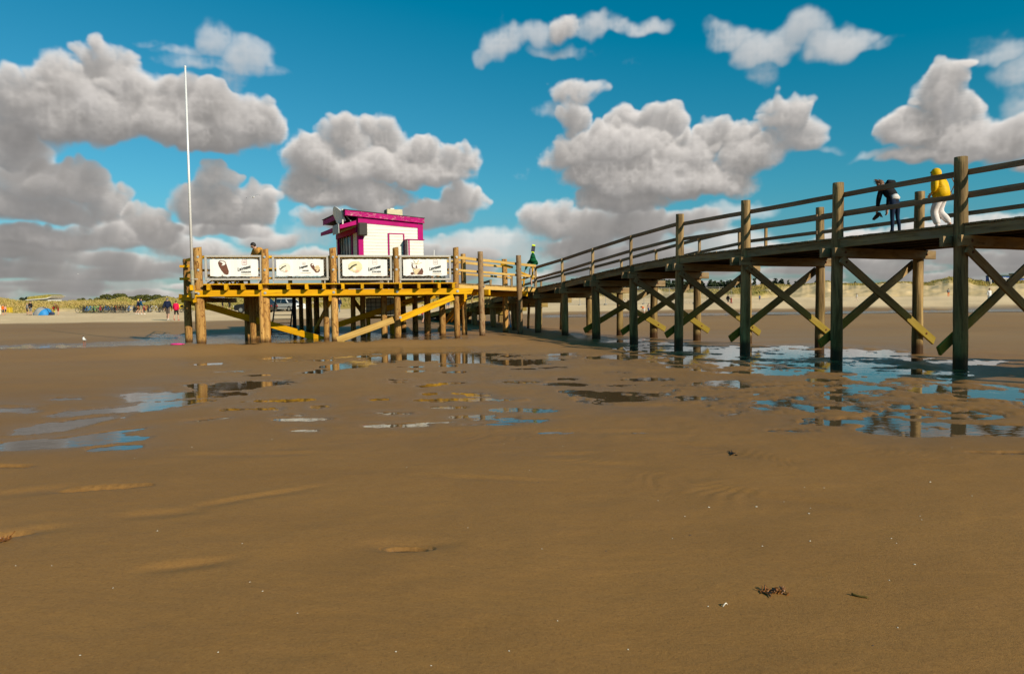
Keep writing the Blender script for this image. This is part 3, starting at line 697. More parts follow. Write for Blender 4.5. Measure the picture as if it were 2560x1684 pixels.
# pine wood far behind: one mass
vs=[];lobs=[]; rg=random.Random(77)
def pine_row(p0,p1,yt,n,Y0,Y1):
    for i in range(n):
        px=rg.uniform(p0,p1); Y=rg.uniform(Y0,Y1); t=P(px,yt+rg.uniform(-3,8),Y); hgt_=rg.uniform(5,8)
        for k_ in range(5):
            f=k_/5; lobs.append(((t.x+rg.uniform(-.2,.2),t.y,t.z-hgt_*f-.4),(.4+2.3*f,.4+2.3*f,1.1)))
pine_row(1645,1875,706,110,255,300); pine_row(1425,1482,704,30,255,290); pine_row(1480,1650,713,60,265,300); pine_row(1870,1990,700,14,270,300); pine_row(1980,2140,705,14,275,310); pine_row(1130,1420,735,30,265,300)
me=leaf_cloud(lobs,80000,.55,LF2,9); me.materials.append(LF2); o=bpy.data.objects.new('pine_wood',me); link(o); tag(o,'far dark green pine wood behind the dunes','wood',kind='stuff')
# ================================================================ KIOSK
TH=R(27); KE=Vector((math.cos(TH),math.sin(TH),0)); KN=Vector((-math.sin(TH),math.cos(TH),0))
K0=P(897,600,34.6); K0.z=DZ+.02; KL=3.22; KD=4.5
KM=Matrix.Translation(K0)@Matrix.Rotation(TH,4,'Z')   # local x along the lit wall, y into the kiosk, z up
kz=lambda py,px=897,Y=34.6: P(px,py,Y).z-K0.z
HL=kz(541); HR=K0.z*0+P(1053,557,36.0).z-K0.z
M_WHITE=None
m,nt,b=newmat('white painted boards'); g=N(nt); tc=g.n('ShaderNodeTexCoord').outputs['Object']
sx=g.n('ShaderNodeSeparateXYZ'); g.L(tc,sx.inputs[0]); zf=g.math('FRACT',g.math('MULTIPLY',sx.outputs[2],1/.155))
n=g.noise(g.mapping(tc,(1,1,6)),3,4,.6)
c=g.mix(g.mrange(n,.4,.75,0,.6),(.80,.76,.66),(.70,.63,.50)); c=g.mix(g.mrange(zf,.0,.07,.75,0),c,(.36,.27,.17))
g.L(c,b.inputs['Base Color']); b.inputs['Roughness'].default_value=.55
g.bump(g.mrange(zf,0,.14,0,1),.8,.012,b); M_WHITE=m
m,nt,b=newmat('magenta paint'); g=N(nt); tc=g.n('ShaderNodeTexCoord').outputs['Object']
f=g.noise(g.mapping(tc,(2.5,2.5,7)),2.2,6,.72,.5); c=g.ramp(g.noise(tc,2,3),[(.3,(.36,.001,.115)),(.7,(.48,.002,.155))])
g.L(c,b.inputs['Base Color']); b.inputs['Roughness'].default_value=.6; b.inputs['Specular IOR Level'].default_value=.12; M_MAG=m
m,nt,b=newmat('flaking magenta paint'); g=N(nt); tc=g.n('ShaderNodeTexCoord').outputs['Object']
f=g.noise(g.mapping(tc,(1.6,2,9)),2.4,6,.75,.6); c=g.ramp(g.noise(tc,2,3),[(.3,(.36,.001,.115)),(.7,(.48,.002,.155))]); c=g.mix(g.mrange(f,.575,.615),c,(.60,.40,.36))
g.L(c,b.inputs['Base Color']); b.inputs['Roughness'].default_value=.6; b.inputs['Specular IOR Level'].default_value=.12; M_MAGF=m
M_GREYB=plain('grey white boards',(.60,.58,.54),.6)
M_GLASS=plain('dark window glass',(.02,.022,.025),.06,0,.1,3,.6)
M_ROOF=plain('roof felt',(.045,.04,.04),.85)
kio=thing('kiosk','small white boarded kiosk with magenta trim and a sloping roof','kiosk',M=KM)
def kbuild(mb,name,mat=None,par=None,sm=False): return mb.build(name,mat,par or kio,KM,sm)
top=lambda x: HL+(HR-HL)*x/KL
mb=MB()   # walls
pr=[(0,0),(KL,0),(KL,HR),(0,HL)]
mb.prism(pr,'y',0,.08,M_WHITE); mb.prism(pr,'y',KD-.08,KD,M_WHITE)
mb.box((KL-.04,KD/2,HR/2-.02),(.08,KD-.162,HR-.08),M_WHITE)
for (y0,y1,z0,z1) in((.081,1.15,0,HL-.1),(KD-.5,KD-.081,0,HL-.1),(1.15,KD-.5,0,.95),(1.15,KD-.5,2.56,HL-.1)): mb.box((.04,(y0+y1)/2,(z0+z1)/2),(.08,y1-y0,z1-z0),M_WHITE)
kbuild(mb,'wall')
# serving window on the shaded side
mb=MB(); mb.box((.10,(1.15+KD-.5)/2,1.75),(.03,KD-1.66,1.60)); wnd=kbuild(mb,'window',M_GLASS)
mb=MB()
for y in(1.15,KD-.5): mb.box((-.012,y,1.75),(.09,.12,1.60))
mb.box((-.012,(1.15+KD-.5)/2,2.53),(.10,KD-1.78,.07))
mb.box((-.014,(1.15+KD-.5)/2,.905),(.12,KD-1.56,.08)); mb.build('window_frame',M_MAG,wnd,KM)
mb=MB()
for y in(1.85,2.5,3.1,3.55): mb.box((.05,y,1.74),(.05,.05,1.50))
mb.build('mullion',M_GREYB,wnd,KM)
mb=MB(); mb.box((-.18,(1.15+KD-.5)/2,1.0),(.36,KD-1.6,.05)); kbuild(mb,'counter',plain('counter board',(.45,.40,.33),.5))
# corner and eave trim
mb=MB(); mb.box((.10,-.013,HL/2-.02),(.24,.03,HL-.06)); mb.box((-.013,.13,HL/2-.02),(.03,.26,HL-.06)); kbuild(mb,'corner_trim',M_MAG)
mb=MB(); mb.box((KL-.12,-.013,HR/2-.02),(.26,.03,HR-.06)); mb.box((KL+.013,.12,HR/2),(.03,.26,HR-.06)); kbuild(mb,'corner_trim',M_MAG)
mb=MB(); mb.prism([(.221,top(.22)-.30),(KL-.251,top(KL-.25)-.27),(KL-.251,top(KL-.25)-.02),(.221,top(.22)-.02)],'y',-.028,-.002); kbuild(mb,'eave_trim',M_MAG)
# roof slab with flaking fascia
z0=HL+.0; 
def roofz(x): return HL+(HR-HL)*x/KL
mb=MB(); pr=[(-.62,roofz(-.62)),(KL+.03,roofz(KL+.03)),(KL+.03,roofz(KL+.03)+.20),(-.62,roofz(-.62)+.20)]; mb.prism(pr,'y',-.10,KD+.15); rf=kbuild(mb,'roof',M_ROOF)
mb=MB(); pr=[(-.66,roofz(-.66)-.02),(KL+.06,roofz(KL)-.03),(KL+.06,roofz(KL)+.215),(-.66,roofz(-.66)+.235)]; mb.prism(pr,'y',-.145,-.103); mb.build('fascia',M_MAGF,rf,KM)
mb=MB(); mb.prism([(-.70,roofz(-.66)+.236),(KL+.09,roofz(KL)+.216),(KL+.09,roofz(KL)+.24),(-.70,roofz(-.66)+.262)],'y',-.17,KD+.18); mb.build('roof_edge',M_ROOF,rf,KM)
mb=MB(); mb.box((-.64,KD/2,roofz(-.64)+.09),(.04,KD+.2,.24)); mb.build('fascia',M_MAG,rf,KM)
# magenta canopy over the counter
mb=MB(); mb.prism([(-.86,HL-.60),(-.02,HL-.36),(-.02,HL-.16),(-.86,HL-.42)],'y',.12,KD-.2); kbuild(mb,'canopy',M_MAG)
mb=MB(); mb.box((-.03,KD/2,HL-.62),(.08,KD-.4,.24)); kbuild(mb,'eave_trim',M_MAG)
# door and low hatch, outlined in magenta
x0,x1=1.46,2.24; hz=kz(583,975,35.3)
mb=MB(); mb.box(((x0+x1)/2,-.018,hz/2),(x1-x0-.1,.03,hz-.06),M_WHITE); d=kbuild(mb,'door')
mb=MB(); mb.box((x0,-.022,hz/2),(.055,.045,hz)); mb.box((x1,-.022,hz/2),(.055,.045,hz)); mb.box(((x0+x1)/2,-.022,hz-.02),(x1-x0-.057,.045,.055)); mb.build('door_frame',M_MAG,d,KM)
mb=MB(); mb.box((x0+.10,-.05,1.0),(.03,.06,.14)); mb.build('handle',M_STEEL,d,KM)
h2=kz(602,1020,35.8)
mb=MB(); mb.box((2.67,-.26,h2/2),(.80,.50,h2)); bx=kbuild(mb,'meter_cabinet',M_WHITE)
mb=MB(); mb.box((2.33,-.518,h2/2),(.07,.016,h2)); mb.box((2.67,-.27,h2+.018),(.90,.58,.036)); mb.build('cabinet_trim',M_MAG,bx,KM)
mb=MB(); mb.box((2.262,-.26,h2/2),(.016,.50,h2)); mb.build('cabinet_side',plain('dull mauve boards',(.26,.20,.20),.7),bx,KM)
# round sign on the canopy and its stays, small board in front
sg=thing('shop_sign','white banner like sign board standing on edge on the kiosk canopy','sign',M=KM)
mb=MB()
ns=18; vs=[]
for i in range(ns+1):
    t=i/ns; y=.25+t*1.6; xx=-.66-.14*math.sin(t*math.pi); hv=.30+.24*math.sin(t*math.pi)
    for s_ in(-1,1):
        for q_ in(0,.035): vs.append((xx+q_-.10*s_,y,HL+.02+s_*hv*.75+.12*math.sin(t*math.pi)))
fs=[]
for i in range(ns):
    a=i*4; fs+=[(a,a+4,a+6,a+2),(a+1,a+3,a+7,a+5),(a+2,a+6,a+7,a+3),(a,a+1,a+5,a+4)]
fs+=[(0,2,3,1),(ns*4,ns*4+1,ns*4+3,ns*4+2)]
mb.add(vs,fs)
mb.build('board',plain('white sign',(.88,.87,.84),.5),sg,KM)
mb=MB(); mb.box((-.70,.20,HL-.02),(.06,.05,.72)); mb.tube((-.70,.2,HL+.2),(-.30,.2,HL-.22),.02); mb.tube((-.70,1.8,HL+.2),(-.3,1.8,HL-.2),.02); mb.build('stay',M_STEEL,sg,KM)
sg2=thing('hanging_board','small grey board hung under the front of the kiosk canopy','sign',M=KM)
mb=MB(); mb.box((-.905,.75,HL-.58),(.03,1.2,.44)); mb.build('board',plain('grey board',(.46,.45,.43),.6),sg2,KM)
mb=MB(); mb.box((-.87,.3,HL-.52),(.04,.03,.2)); mb.box((-.87,1.2,HL-.52),(.04,.03,.2)); mb.build('hanger',M_STEEL,sg2,KM)
# loudspeaker box on the corner
sp=thing('loudspeaker','dark brown loudspeaker box mounted on the kiosk corner','loudspeaker',M=KM)
zb=kz(575); zt=kz(557)
mb=MB(); mb.bbox((.12,-.22,(kz(590)+kz(558))/2),(.42,.30,kz(558)-kz(590)),.035); mb.build('cabinet',plain('brown plastic',(.055,.042,.028),.5),sp,KM)
mb=MB(); mb.box((.12,-.376,(kz(590)+kz(558))/2),(.34,.012,(kz(558)-kz(590))*.86)); mb.build('grille',plain('speaker mesh',(.035,.028,.02),.7),sp,KM)
mb=MB(); mb.box((.12,-.05,kz(558)-.1),(.08,.07,.06)); mb.build('bracket',M_STEEL,sp,KM)
# air conditioner on the roof
ac=thing('air_conditioner','beige air conditioning unit standing on the kiosk roof','air conditioner',M=KM)
zr=roofz(1.95)+.235; zt=P(985,525.5,35.8).z-K0.z+.05
mb=MB(); mb.bbox((1.98,.75,(zr+zt)/2+.03),(.80,.5,zt-zr-.02),.02); mb.build('casing',plain('beige casing',(.55,.47,.28),.5),ac,KM)
mb=MB()
for i in range(6): mb.box((1.572,.75,zr+.10+i*(zt-zr-.14)/5),(.02,.42,.022))
mb.build('vent',plain('dark vent',(.05,.045,.035),.6),ac,KM)
mb=MB(); mb.bbox((1.9,.75,zt+.055),(.2,.2,.05),.01); mb.build('cap',M_WHITE,ac,KM)
for sx_ in(1.7,2.26):
    mb=MB(); mb.box((sx_,.75,zr+.012),(.06,.52,.05)); mb.build('foot',M_STEEL,ac,KM)
# little bench light / planter rail seen over the banner
mb=MB(); 
tray=thing('wooden_tray','narrow yellow wooden rail standing against the lit kiosk wall','tray',M=KM)
mb=MB(); mb.box((.85,-.45,1.19),(.95,.10,.05)); mb.box((.40,-.45,1.205),(.06,.14,.08)); mb.box((1.30,-.45,1.205),(.06,.14,.08)); mb.build('rail',M_NEW,tray,KM)
for x in(.42,1.28):
    mb=MB(); mb.box((x,-.45,.58),(.06,.06,1.165)); mb.build('leg',M_NEW,tray,KM)
# ================================================================ BANNERS in steel frames
M_SHEET=plain('white banner vinyl',(.86,.83,.76),.45,0,.03,2)
M_CHOC=plain('chocolate print',(.15,.055,.03),.5,0,.25,14); M_CREAM=plain('cream print',(.72,.56,.33),.5,0,.2,10); M_TXT=plain('black print',(.015,.013,.012),.5,0,0); M_PINK=plain('pink print',(.72,.24,.26),.5,0,.1); M_TAN=plain('tan print',(.55,.33,.15),.5,0,.1); M_PALEY=plain('pale yellow print',(.78,.68,.40),.5,0,.1,6); M_GRN=plain('dark green print',(.06,.05,.02),.5,0,.2); M_WP=plain('white print',(.84,.80,.72),.5,0,.03)
def text_mesh(name,body,size,shear,mat,parent,M,bold=.0,space=1.0,wide=1.0):
    cu=bpy.data.curves.new(name,'FONT'); cu.body=body; cu.size=size; cu.shear=shear; cu.offset=bold; cu.space_character=space; cu.align_x='CENTER'; cu.align_y='CENTER'; cu.extrude=.0015; cu.resolution_u=3
    tmp=bpy.data.objects.new(name,cu); COL.objects.link(tmp); dg=bpy.context.evaluated_depsgraph_get(); me=bpy.data.meshes.new_from_object(tmp.evaluated_get(dg)); bpy.data.objects.remove(tmp)
    for v in me.vertices: v.co.x*=wide
    me.materials.clear(); me.materials.append(mat); o=bpy.data.objects.new(name,me); return link(o,parent,M)
def blob2(name,pts,mat,parent,M,dz=.004,th=.004):
    mb=MB(); mb.prism(pts,'z',dz,dz+th); return mb.build(name,mat,parent,M)
def ell(cx,cy,rx,ry,rot=0,n=16,wob=0,seed=0):
    rg=random.Random(seed); return [(cx+math.cos(rot)*rx*(1+wob*rg.uniform(-1,1))*math.cos(a)-math.sin(rot)*ry*math.sin(a),cy+math.sin(rot)*rx*math.cos(a)+math.cos(rot)*ry*(1+wob*rg.uniform(-1,1))*math.sin(a)) for a in [2*math.pi*i/n for i in range(n)]]
BN_L=['framed white banner with one big chocolate ice cream, leftmost on the platform','framed white banner with a small print at each side of its lettering','framed white banner with a single pale print, in front of the kiosk door','framed white banner with an ice cream cup, rightmost by the gangway']
FR=[(512,655),(680.5,821),(845,979.5),(999,1127)]; SHEET=[(525,645,648,691),(691,809,648,690),(856,968,648,690),(1008,1117,648,689)]
for i,((fa,fb_),(sa_,sb,st,sbt)) in enumerate(zip(FR,SHEET)):
    s0,s1=s_at(fa,3.4,-.02),s_at(fb_,3.4,-.02); W=s1-s0; mid=(s0+s1)/2; Yc=fp(mid,0,0).y
    zt=P((fa+fb_)/2,638,Yc).z; zb=P((fa+fb_)/2,700.5,Yc).z; Hh=zt-zb
    o=fp(mid,-.03,(zt+zb)/2); Mx=Matrix((BE,Vector((0,0,1)),-BN)).transposed().to_4x4(); Mx.translation=o   # x along, y up, z towards the viewer
    root=thing('advertising_banner',BN_L[i],'banner',M=Mx,group='framed banners along the platform rail')
    t=.085
    mb=MB(); mb.bbox((0,Hh/2-t/2,0),(W,t,.11),.01); mb.bbox((0,-Hh/2+t/2,0),(W,t,.11),.01); mb.bbox((-W/2+t/2,0,-.002),(t,Hh-2*t-.002,.106),.01); mb.bbox((W/2-t/2,0,-.002),(t,Hh-2*t-.002,.106),.01)
    fr=mb.build('frame',M_STEEL,root,Mx)
    # legs down to the deck
    for q in(-.97,.86):
        mb=MB(); mb.box((q*W/2,-Hh/2-.10,-.01),(.045,.2,.045)); mb.build('leg',M_STEEL,root,Mx)
    # diamond wire behind the sheet
    mb=MB(); a=W/2-t; hh_=Hh/2-t; stp=.15; k=-a-2*hh_
    while k<a:
        for sg_ in(1,-1):
            # line x = k + (y+hh) going up, clipped to the frame
            pts=[]
            y0=max(-hh_,-hh_+(-a-k)) ; y1=min(hh_,-hh_+(a-k))
            if y1>y0+.02:
                xa,xb=k+(y0+hh_),k+(y1+hh_)
                mb.tube((sg_*xa,y0,-.03-.004*sg_),(sg_*xb,y1,-.03-.004*sg_),.0045,n=3,cap=False)
        k+=stp
    # skirt of wire below the frame
    mb.build('wire_mesh',M_STEEL,root,Mx)
    x0=s_at(sa_,3.4,-.02)-mid; x1=s_at(sb,3.4,-.02)-mid; y1=P((sa_+sb)/2,st,Yc).z-o.z; y0=P((sa_+sb)/2,sbt,Yc).z-o.z
    mb=MB(); nx=14; 
    vs=[];
    for a_ in range(nx+1):
        for b_ in(0,1):
            tt=a_/nx; yy=(y1 if b_ else y0)+(.012*math.sin(a_*2.2+i) if 0<a_<nx else (-.02 if b_ else .02)); vs.append((x0+(x1-x0)*tt,yy,.006*math.sin(a_*1.7+i*2)))
    mb.add(vs,[(2*a_,2*a_+2,2*a_+3,2*a_+1) for a_ in range(nx)])
    vs2=[(v[0],v[1],v[2]-.004) for v in vs]; mb.add(vs2,[(2*a_+1,2*a_+3,2*a_+2,2*a_) for a_ in range(nx)])
    sh=mb.build('sheet',M_SHEET,root,Mx)
    # lacing
    mb=MB()
    for a_ in range(11):
        x=x0+(x1-x0)*(a_+.5)/11
        mb.tube((x,y1,.008),(x-.05,y1+.075,0),.008,n=4); mb.tube((x,y0,.008),(x-.05,y0-.06,0),.007,n=4)
    mb.build('lacing',M_TXT,root,Mx)
    sw_,sh_=x1-x0,y1-y0; X_=lambda u:x0+sw_*u; Y_=lambda v:y0+sh_*v
    Z=.010
    def M2(u,v,rot=0): return Mx@Matrix.Translation((X_(u),Y_(v),Z+.003))@Matrix.Rotation(rot,4,'Z')
    tx={0:(.70,.43,.275),1:(.565,.50,.185),2:(.705,.43,.275),3:(.72,.43,.27)}[i]
    text_mesh('lettering','Langnese',sh_*tx[2],.42,M_TXT,sh,M2(tx[0],tx[1]+.05,R(15)),bold=.005,space=.95,wide=.78)
    text_mesh('lettering','EISKREM',sh_*tx[2]*.5,0,M_TXT,sh,M2(tx[0]+.05,tx[1]-.18,R(1)),bold=.003,space=1.3,wide=.82)
    mb=MB(); mb.box((X_(tx[0]+.05),Y_(tx[1]-.32),Z+.002),(sw_*.22,.012,.003)); mb.build('tagline',M_TAN,sh,Mx)
    # small pink stamp above the lettering
    mb=MB(); cx,cy,hw,hv=X_(tx[0]+.02),Y_(.82),sw_*.05,sh_*.13
    if i==1: hw*=.6; hv*=.6; cy=Y_(.74)
    for (u_,v_,a_,b_) in((0,1,1,.08),(0,-1,1,.08),(-1,0,.06,1),(1,0,.06,1),(0,.25,.6,.08),(0,-.25,.6,.08)): mb.box((cx+u_*hw,cy+v_*hv,Z+.002),(2*hw*a_,2*hv*b_*.8,.003))
    mb.build('stamp',M_PINK if i==0 else plain('faint pink print',(.78,.55,.48),.5),sh,Mx)
    def art(cx,cy,kx,kind):
        A=lambda pts:[(X_(cx)+sh_*kx*p[0],Y_(cy)+sh_*kx*p[1]) for p in pts]
        if kind=='bar':
            blob2('print',A([(-.30,.30),(-.24,.43),(-.06,.44),(.12,.40),(.20,.20),(.33,-.25),(.30,-.42),(.20,-.46),(.05,-.40),(-.10,-.18),(-.24,.08)]),M_CHOC,sh,Mx,Z)
            blob2('print',A([(-.22,.36),(-.05,.40),(.10,.34),(.14,.22),(.06,.14),(-.10,.12),(-.02,.22),(-.06,.30)]),M_WP,sh,Mx,Z+.004)
            blob2('print',A(ell(-.06,-.50,.05,.025)),M_CHOC,sh,Mx,Z)
        if kind=='pale':
            blob2('print',A(ell(.10,.05,.52,.42,0,18,.12,3)),M_PALEY if i!=1 else plain('very pale print',(.80,.74,.58),.5),sh,Mx,Z)
            blob2('print',A([(-.45,-.10),(-.30,-.02),(-.18,.12),(0,.20),(.18,.26),(.22,.18),(.06,.12),(-.08,.04),(-.20,-.08),(-.32,-.16)]),M_GRN,sh,Mx,Z+.004)
            blob2('print',A(ell(.22,-.28,.14,.09,.3)),plain('peach print',(.74,.44,.30),.5),sh,Mx,Z+.004); blob2('print',A(ell(.02,-.10,.12,.10,.3)),M_WP,sh,Mx,Z+.006)
        if kind=='small':
            blob2('print',A([(-.5,.30),(-.40,.46),(-.18,.40),(-.06,.10),(.02,-.18),(-.08,-.36),(-.26,-.16),(-.42,.06)]),M_CHOC,sh,Mx,Z); blob2('print',A(ell(-.26,.30,.10,.07,.4)),M_WP,sh,Mx,Z+.004)
            blob2('print',A(ell(.22,-.30,.28,.22,.3)),M_CHOC,sh,Mx,Z+.004); blob2('print',A(ell(.22,-.02,.26,.26,0,14,.2,2)),M_CREAM,sh,Mx,Z+.006); blob2('print',A(ell(.22,-.32,.12,.08,.3)),M_CREAM,sh,Mx,Z+.008)
        if kind=='cup':
            blob2('print',A([(-.22,-.10),(.30,-.10),(.20,-.52),(-.10,-.52)]),M_CREAM,sh,Mx,Z); blob2('print',A([(.05,-.52),(.42,-.04),(.52,-.30),(.46,-.52)]),M_CHOC,sh,Mx,Z+.004); blob2('print',A(ell(-.26,-.44,.12,.09)),M_CHOC,sh,Mx,Z+.004)
            blob2('print',A(ell(.04,.10,.30,.24,0,16,.1,4)),M_WP,sh,Mx,Z+.003); blob2('print',A([(-.30,.20),(-.24,.22),(-.20,-.02),(-.02,-.10),(-.06,-.14),(-.26,-.04)]),M_CHOC,sh,Mx,Z+.007); blob2('print',A([(.0,.12),(.06,.12),(.10,-.08),(-.04,-.08)]),M_CHOC,sh,Mx,Z+.007)
            for k_,(a_,l_) in enumerate(((.5,.42),(1.2,.46),(2.0,.46),(2.7,.40))):
                c_,s_=math.cos(a_),math.sin(a_); blob2('print',A([(.04-s_*.03,.2+c_*.03),(.04+c_*l_-s_*.02,.2+s_*l_*.72),(.04+c_*l_+s_*.03,.16+s_*l_*.72),(.04+s_*.03,.2-c_*.03)]),M_CREAM if k_%2 else M_PALEY,sh,Mx,Z+.006)
    if i==0: art(.275,.52,.92,'bar')
    if i==1: art(.16,.48,.62,'pale'); art(.82,.50,.56,'small')
    if i==2: art(.26,.52,.80,'pale')
    if i==3: art(.29,.52,.86,'cup')
# ---------------------------------------------------------------- furniture on the deck
M_BROWN=plain('brown stained boards',(.085,.055,.028),.8); M_LATT=plain('pale trellis',(.44,.37,.27),.8)
def screen(px0,px1,Y,lab):
    a=P(px0,700,Y); b=P(px1,700,Y); a.z=b.z=DZ+.01; Mx=T(a,rz=math.atan2(b.y-a.y,b.x-a.x)); L=(b-a).length
    r=thing('windbreak_screen',lab,'screen',M=Mx); mb=MB()
    mb.box((L/2,0,.72),(L,.04,.80)); mb.build('panel',M_BROWN,r,Mx)
    mb=MB(); k=0
    mb.box((L/2,-.01,.29),(L,.05,.04)); mb.box((L/2,-.01,.03),(L,.05,.04))
    while k<L-.2:
        mb.tube((k,-.012,.03),(k+.2,-.012,.29),.014,n=4); mb.tube((k+.2,.012,.03),(k,.012,.29),.014,n=4); k+=.2
    mb.box((L/2,.04,.16),(L,.01,.3)); mb.build('trellis',M_LATT,r,Mx)
    for x in(.03,L/2,L-.03):
        mb=MB(); mb.box((x,.05,.58),(.07,.05,1.16)); mb.build('post',M_BROWN,r,Mx)
screen(845,982,31.9,'dark brown windbreak screen with a pale trellis foot behind the third banner')
screen(1000,1078,32.6,'dark brown windbreak screen with a pale trellis foot behind the rightmost banner')
screen(803,838,32.3,'narrow dark brown windbreak screen beside the middle post')
# stacked folding deck chairs behind the first banner
def deckchair(px,Y,lab,seed,first=None):
    p=P(px,700,Y); p.z=DZ; rz=-.5+seed*.22; Mx=T(p,rz=rz); r=thing('deck_chair',lab,'deck chair',M=Mx,group='folded deck chairs behind the first banner')
    for nm,pts in(('frame',[((-.3,0,.01),(-.3,.75,.42)),((.3,0,.01),(.3,.75,.42)),((-.3,.75,.42),(.3,.75,.42))]),('support',[((-.26,.7,.01),(-.26,.05,.45)),((.26,.7,.01),(.26,.05,.45)),((-.26,.05,.45),(.26,.05,.45))])):
        mb=MB()
        for a,b in pts: mb.tube(a,b,.028,n=6)
        mb.build(nm,M_NEW,r,Mx)
    mb=MB(); mb.add([(-.25,.05,.44),(.25,.05,.44),(.25,.4,.16),(-.25,.4,.16),(.25,.74,.40),(-.25,.74,.40)],[(0,1,2,3),(3,2,4,5)]); mb.build('seat',plain('white canvas %d'%(seed%2),(.70,.66,.58) if seed%2 else (.60,.42,.12),.8),r,Mx)
DCL=['leftmost folded deck chair behind the leftmost banner','second deck chair from the flagpole, behind the leftmost banner','third deck chair from the flagpole, behind the leftmost banner','fourth deck chair from the flagpole, behind the leftmost banner','rightmost folded deck chair behind the leftmost banner']
for i,px in enumerate((524,545,566,586,606)): deckchair(px,31.6+.25*(i%2),DCL[i],i)
p=P(632,700,32.2); p.z=DZ; Mx=T(p,rz=.15); r=thing('bench','low dark bench on the deck behind the leftmost banner','bench',M=Mx)
mb=MB(); mb.box((0,0,.44),(1.2,.42,.06)); mb.build('seat',M_BROWN,r,Mx)
for x in(-.5,.5):
    mb=MB(); mb.box((x,0,.21),(.08,.38,.40)); mb.build('leg',M_BROWN,r,Mx)
# green crate and white pole near the gangway
p=P(1099,706,32.9); p.z=DZ; Mx=T(p,rz=.2); r=thing('bottle_crate','green bottle crate on the deck behind the rightmost banner','crate',M=Mx)
mb=MB(); t=.02
mb.box((0,0,.012),(.52,.34,.02)); 
for y in(-.17,.17): mb.box((0,y,.15),(.52,t,.26))
for x in(-.25,.25): mb.box((x,0,.15),(t,.32,.26))
mb.build('box',plain('green crate',(.01,.13,.055),.45),r,Mx)
mb=MB()
for a_ in range(4):
    for b_ in(0,1): mb.tube((-.18+a_*.12,-.07+b_*.14,.03),(-.18+a_*.12,-.07+b_*.14,.30),.035,.015,8)
mb.build('bottles',plain('green glass',(.01,.07,.03),.1),r,Mx)
p=P(1084,700,36.2); p.z=DZ; r=thing('parasol_pole','thin white pole with a red collar standing on the platform','pole',p)
mb=MB(); mb.tube((p.x,p.y,DZ),(p.x+.05,p.y,P(1085,625,36.2).z),.03,.022,8); mb.build('pole',plain('white plastic pole',(.78,.77,.74),.4),r)
mb=MB(); z_=P(1084,646,36.2).z; mb.tube((p.x+.02,p.y,z_-.07),(p.x+.02,p.y,z_+.07),.09,.09,10); mb.build('collar',plain('red plastic',(.65,.03,.02),.4),r)
# ---------------------------------------------------------------- below the deck: tank and stair
p=hit(950,832); p=P(950,775,36.5); g0=float(base(p.x,p.y)); Mx=T((p.x,p.y,0),rz=.25); tb=P(950,787,36.5).z; tt=2.1
r=thing('water_tank','pale square water tank in a steel cage under the platform','tank',M=Mx)
mb=MB(); mb.bbox((0,0,(tb+tt)/2),(1.36,1.2,tt-tb),.10); mb.build('body',plain('milky plastic',(.80,.76,.64),.5),r,Mx)
mb=MB()
for x in np.linspace(-.72,.72,7):
    for y in(-.65,.65): mb.tube((x,y,tb-.04),(x,y,tt),.014,n=5)
for z in np.linspace(tb+.02,tt-.05,5):
    for y in(-.665,.665): mb.tube((-.72,y,z),(.72,y,z),.014,n=5)
    for x in(-.73,.73): mb.tube((x,-.66,z),(x,.66,z),.014,n=5)
mb.build('cage',plain('dark cage tube',(.10,.095,.085),.5,.5),r,Mx)
mb=MB(); mb.box((0,0,tb-.11),(1.5,1.3,.12)); 
for x in(-.6,.6):
    for y in(-.5,.5): mb.box((x,y,(tb-.17+g0-.3)/2),(.16,.16,tb-.17-g0+.3))
mb.build('stand',M_NEW,r,Mx)
s0=P(700,812,38.2); s1=P(706,748,41.5); 
r=thing('metal_stair','black metal stair with open treads leading up under the platform','stair',(s0.x,s0.y,float(base(s0.x,s0.y))))
g0=float(base(s0.x,s0.y)); n_=9
for k in range(n_):
    t=(k+.5)/n_; x=s0.x-.30*t*2.4*.62; y=s0.y+t*2.4; z=g0+t*(2.2-g0); mb=MB(); mb.box((x,y,z),(1.0,.26,.035)); mb.build('tread',M_BLACK,r)
for sd in(-.50,.50):
    beam('stringer',(s0.x+sd,s0.y,g0-.1),(s0.x+sd-.446,s0.y+2.4,2.25),.05,.2,M_BLACK,r)
mb=MB(); mb.box((s0.x+.60,s0.y+.6,1.3),(.16,.16,2.2)); mb.build('support',M_BLACK,r)
# blue pipe beside the gangway piles
a=hit(1277,818); r=thing('blue_pipe','thin blue pipe leaning under the gangway','pipe',a)
mb=MB(); mb.path([a,a.lerp(P(1273,783,a.y+.1),.6),P(1272,775,a.y+.2)],.035,8); mb.build('pipe',plain('blue pipe',(.03,.28,.62),.4),r); mb=MB(); mb.ring(a.lerp(P(1273,783,a.y+.1),.5),(0,0,1),.045,.012,10,4); mb.build('clip',M_BLACK,r)
a=hit(1320,820); b=P(1322,771,a.y); r=thing('leaning_pole','slim brown pole standing by itself behind the pier junction','pole',a)
log('pole',a-Vector((0,0,.3)),Vector((a.x+.1,a.y,2.0)),.07,.08,M_LOG,r,seed=900); mb=MB(); mb.ring((a.x+.08,a.y,1.55),(0,0,1),.085,.012,12,4); mb.build('strap',M_BLACK,r)
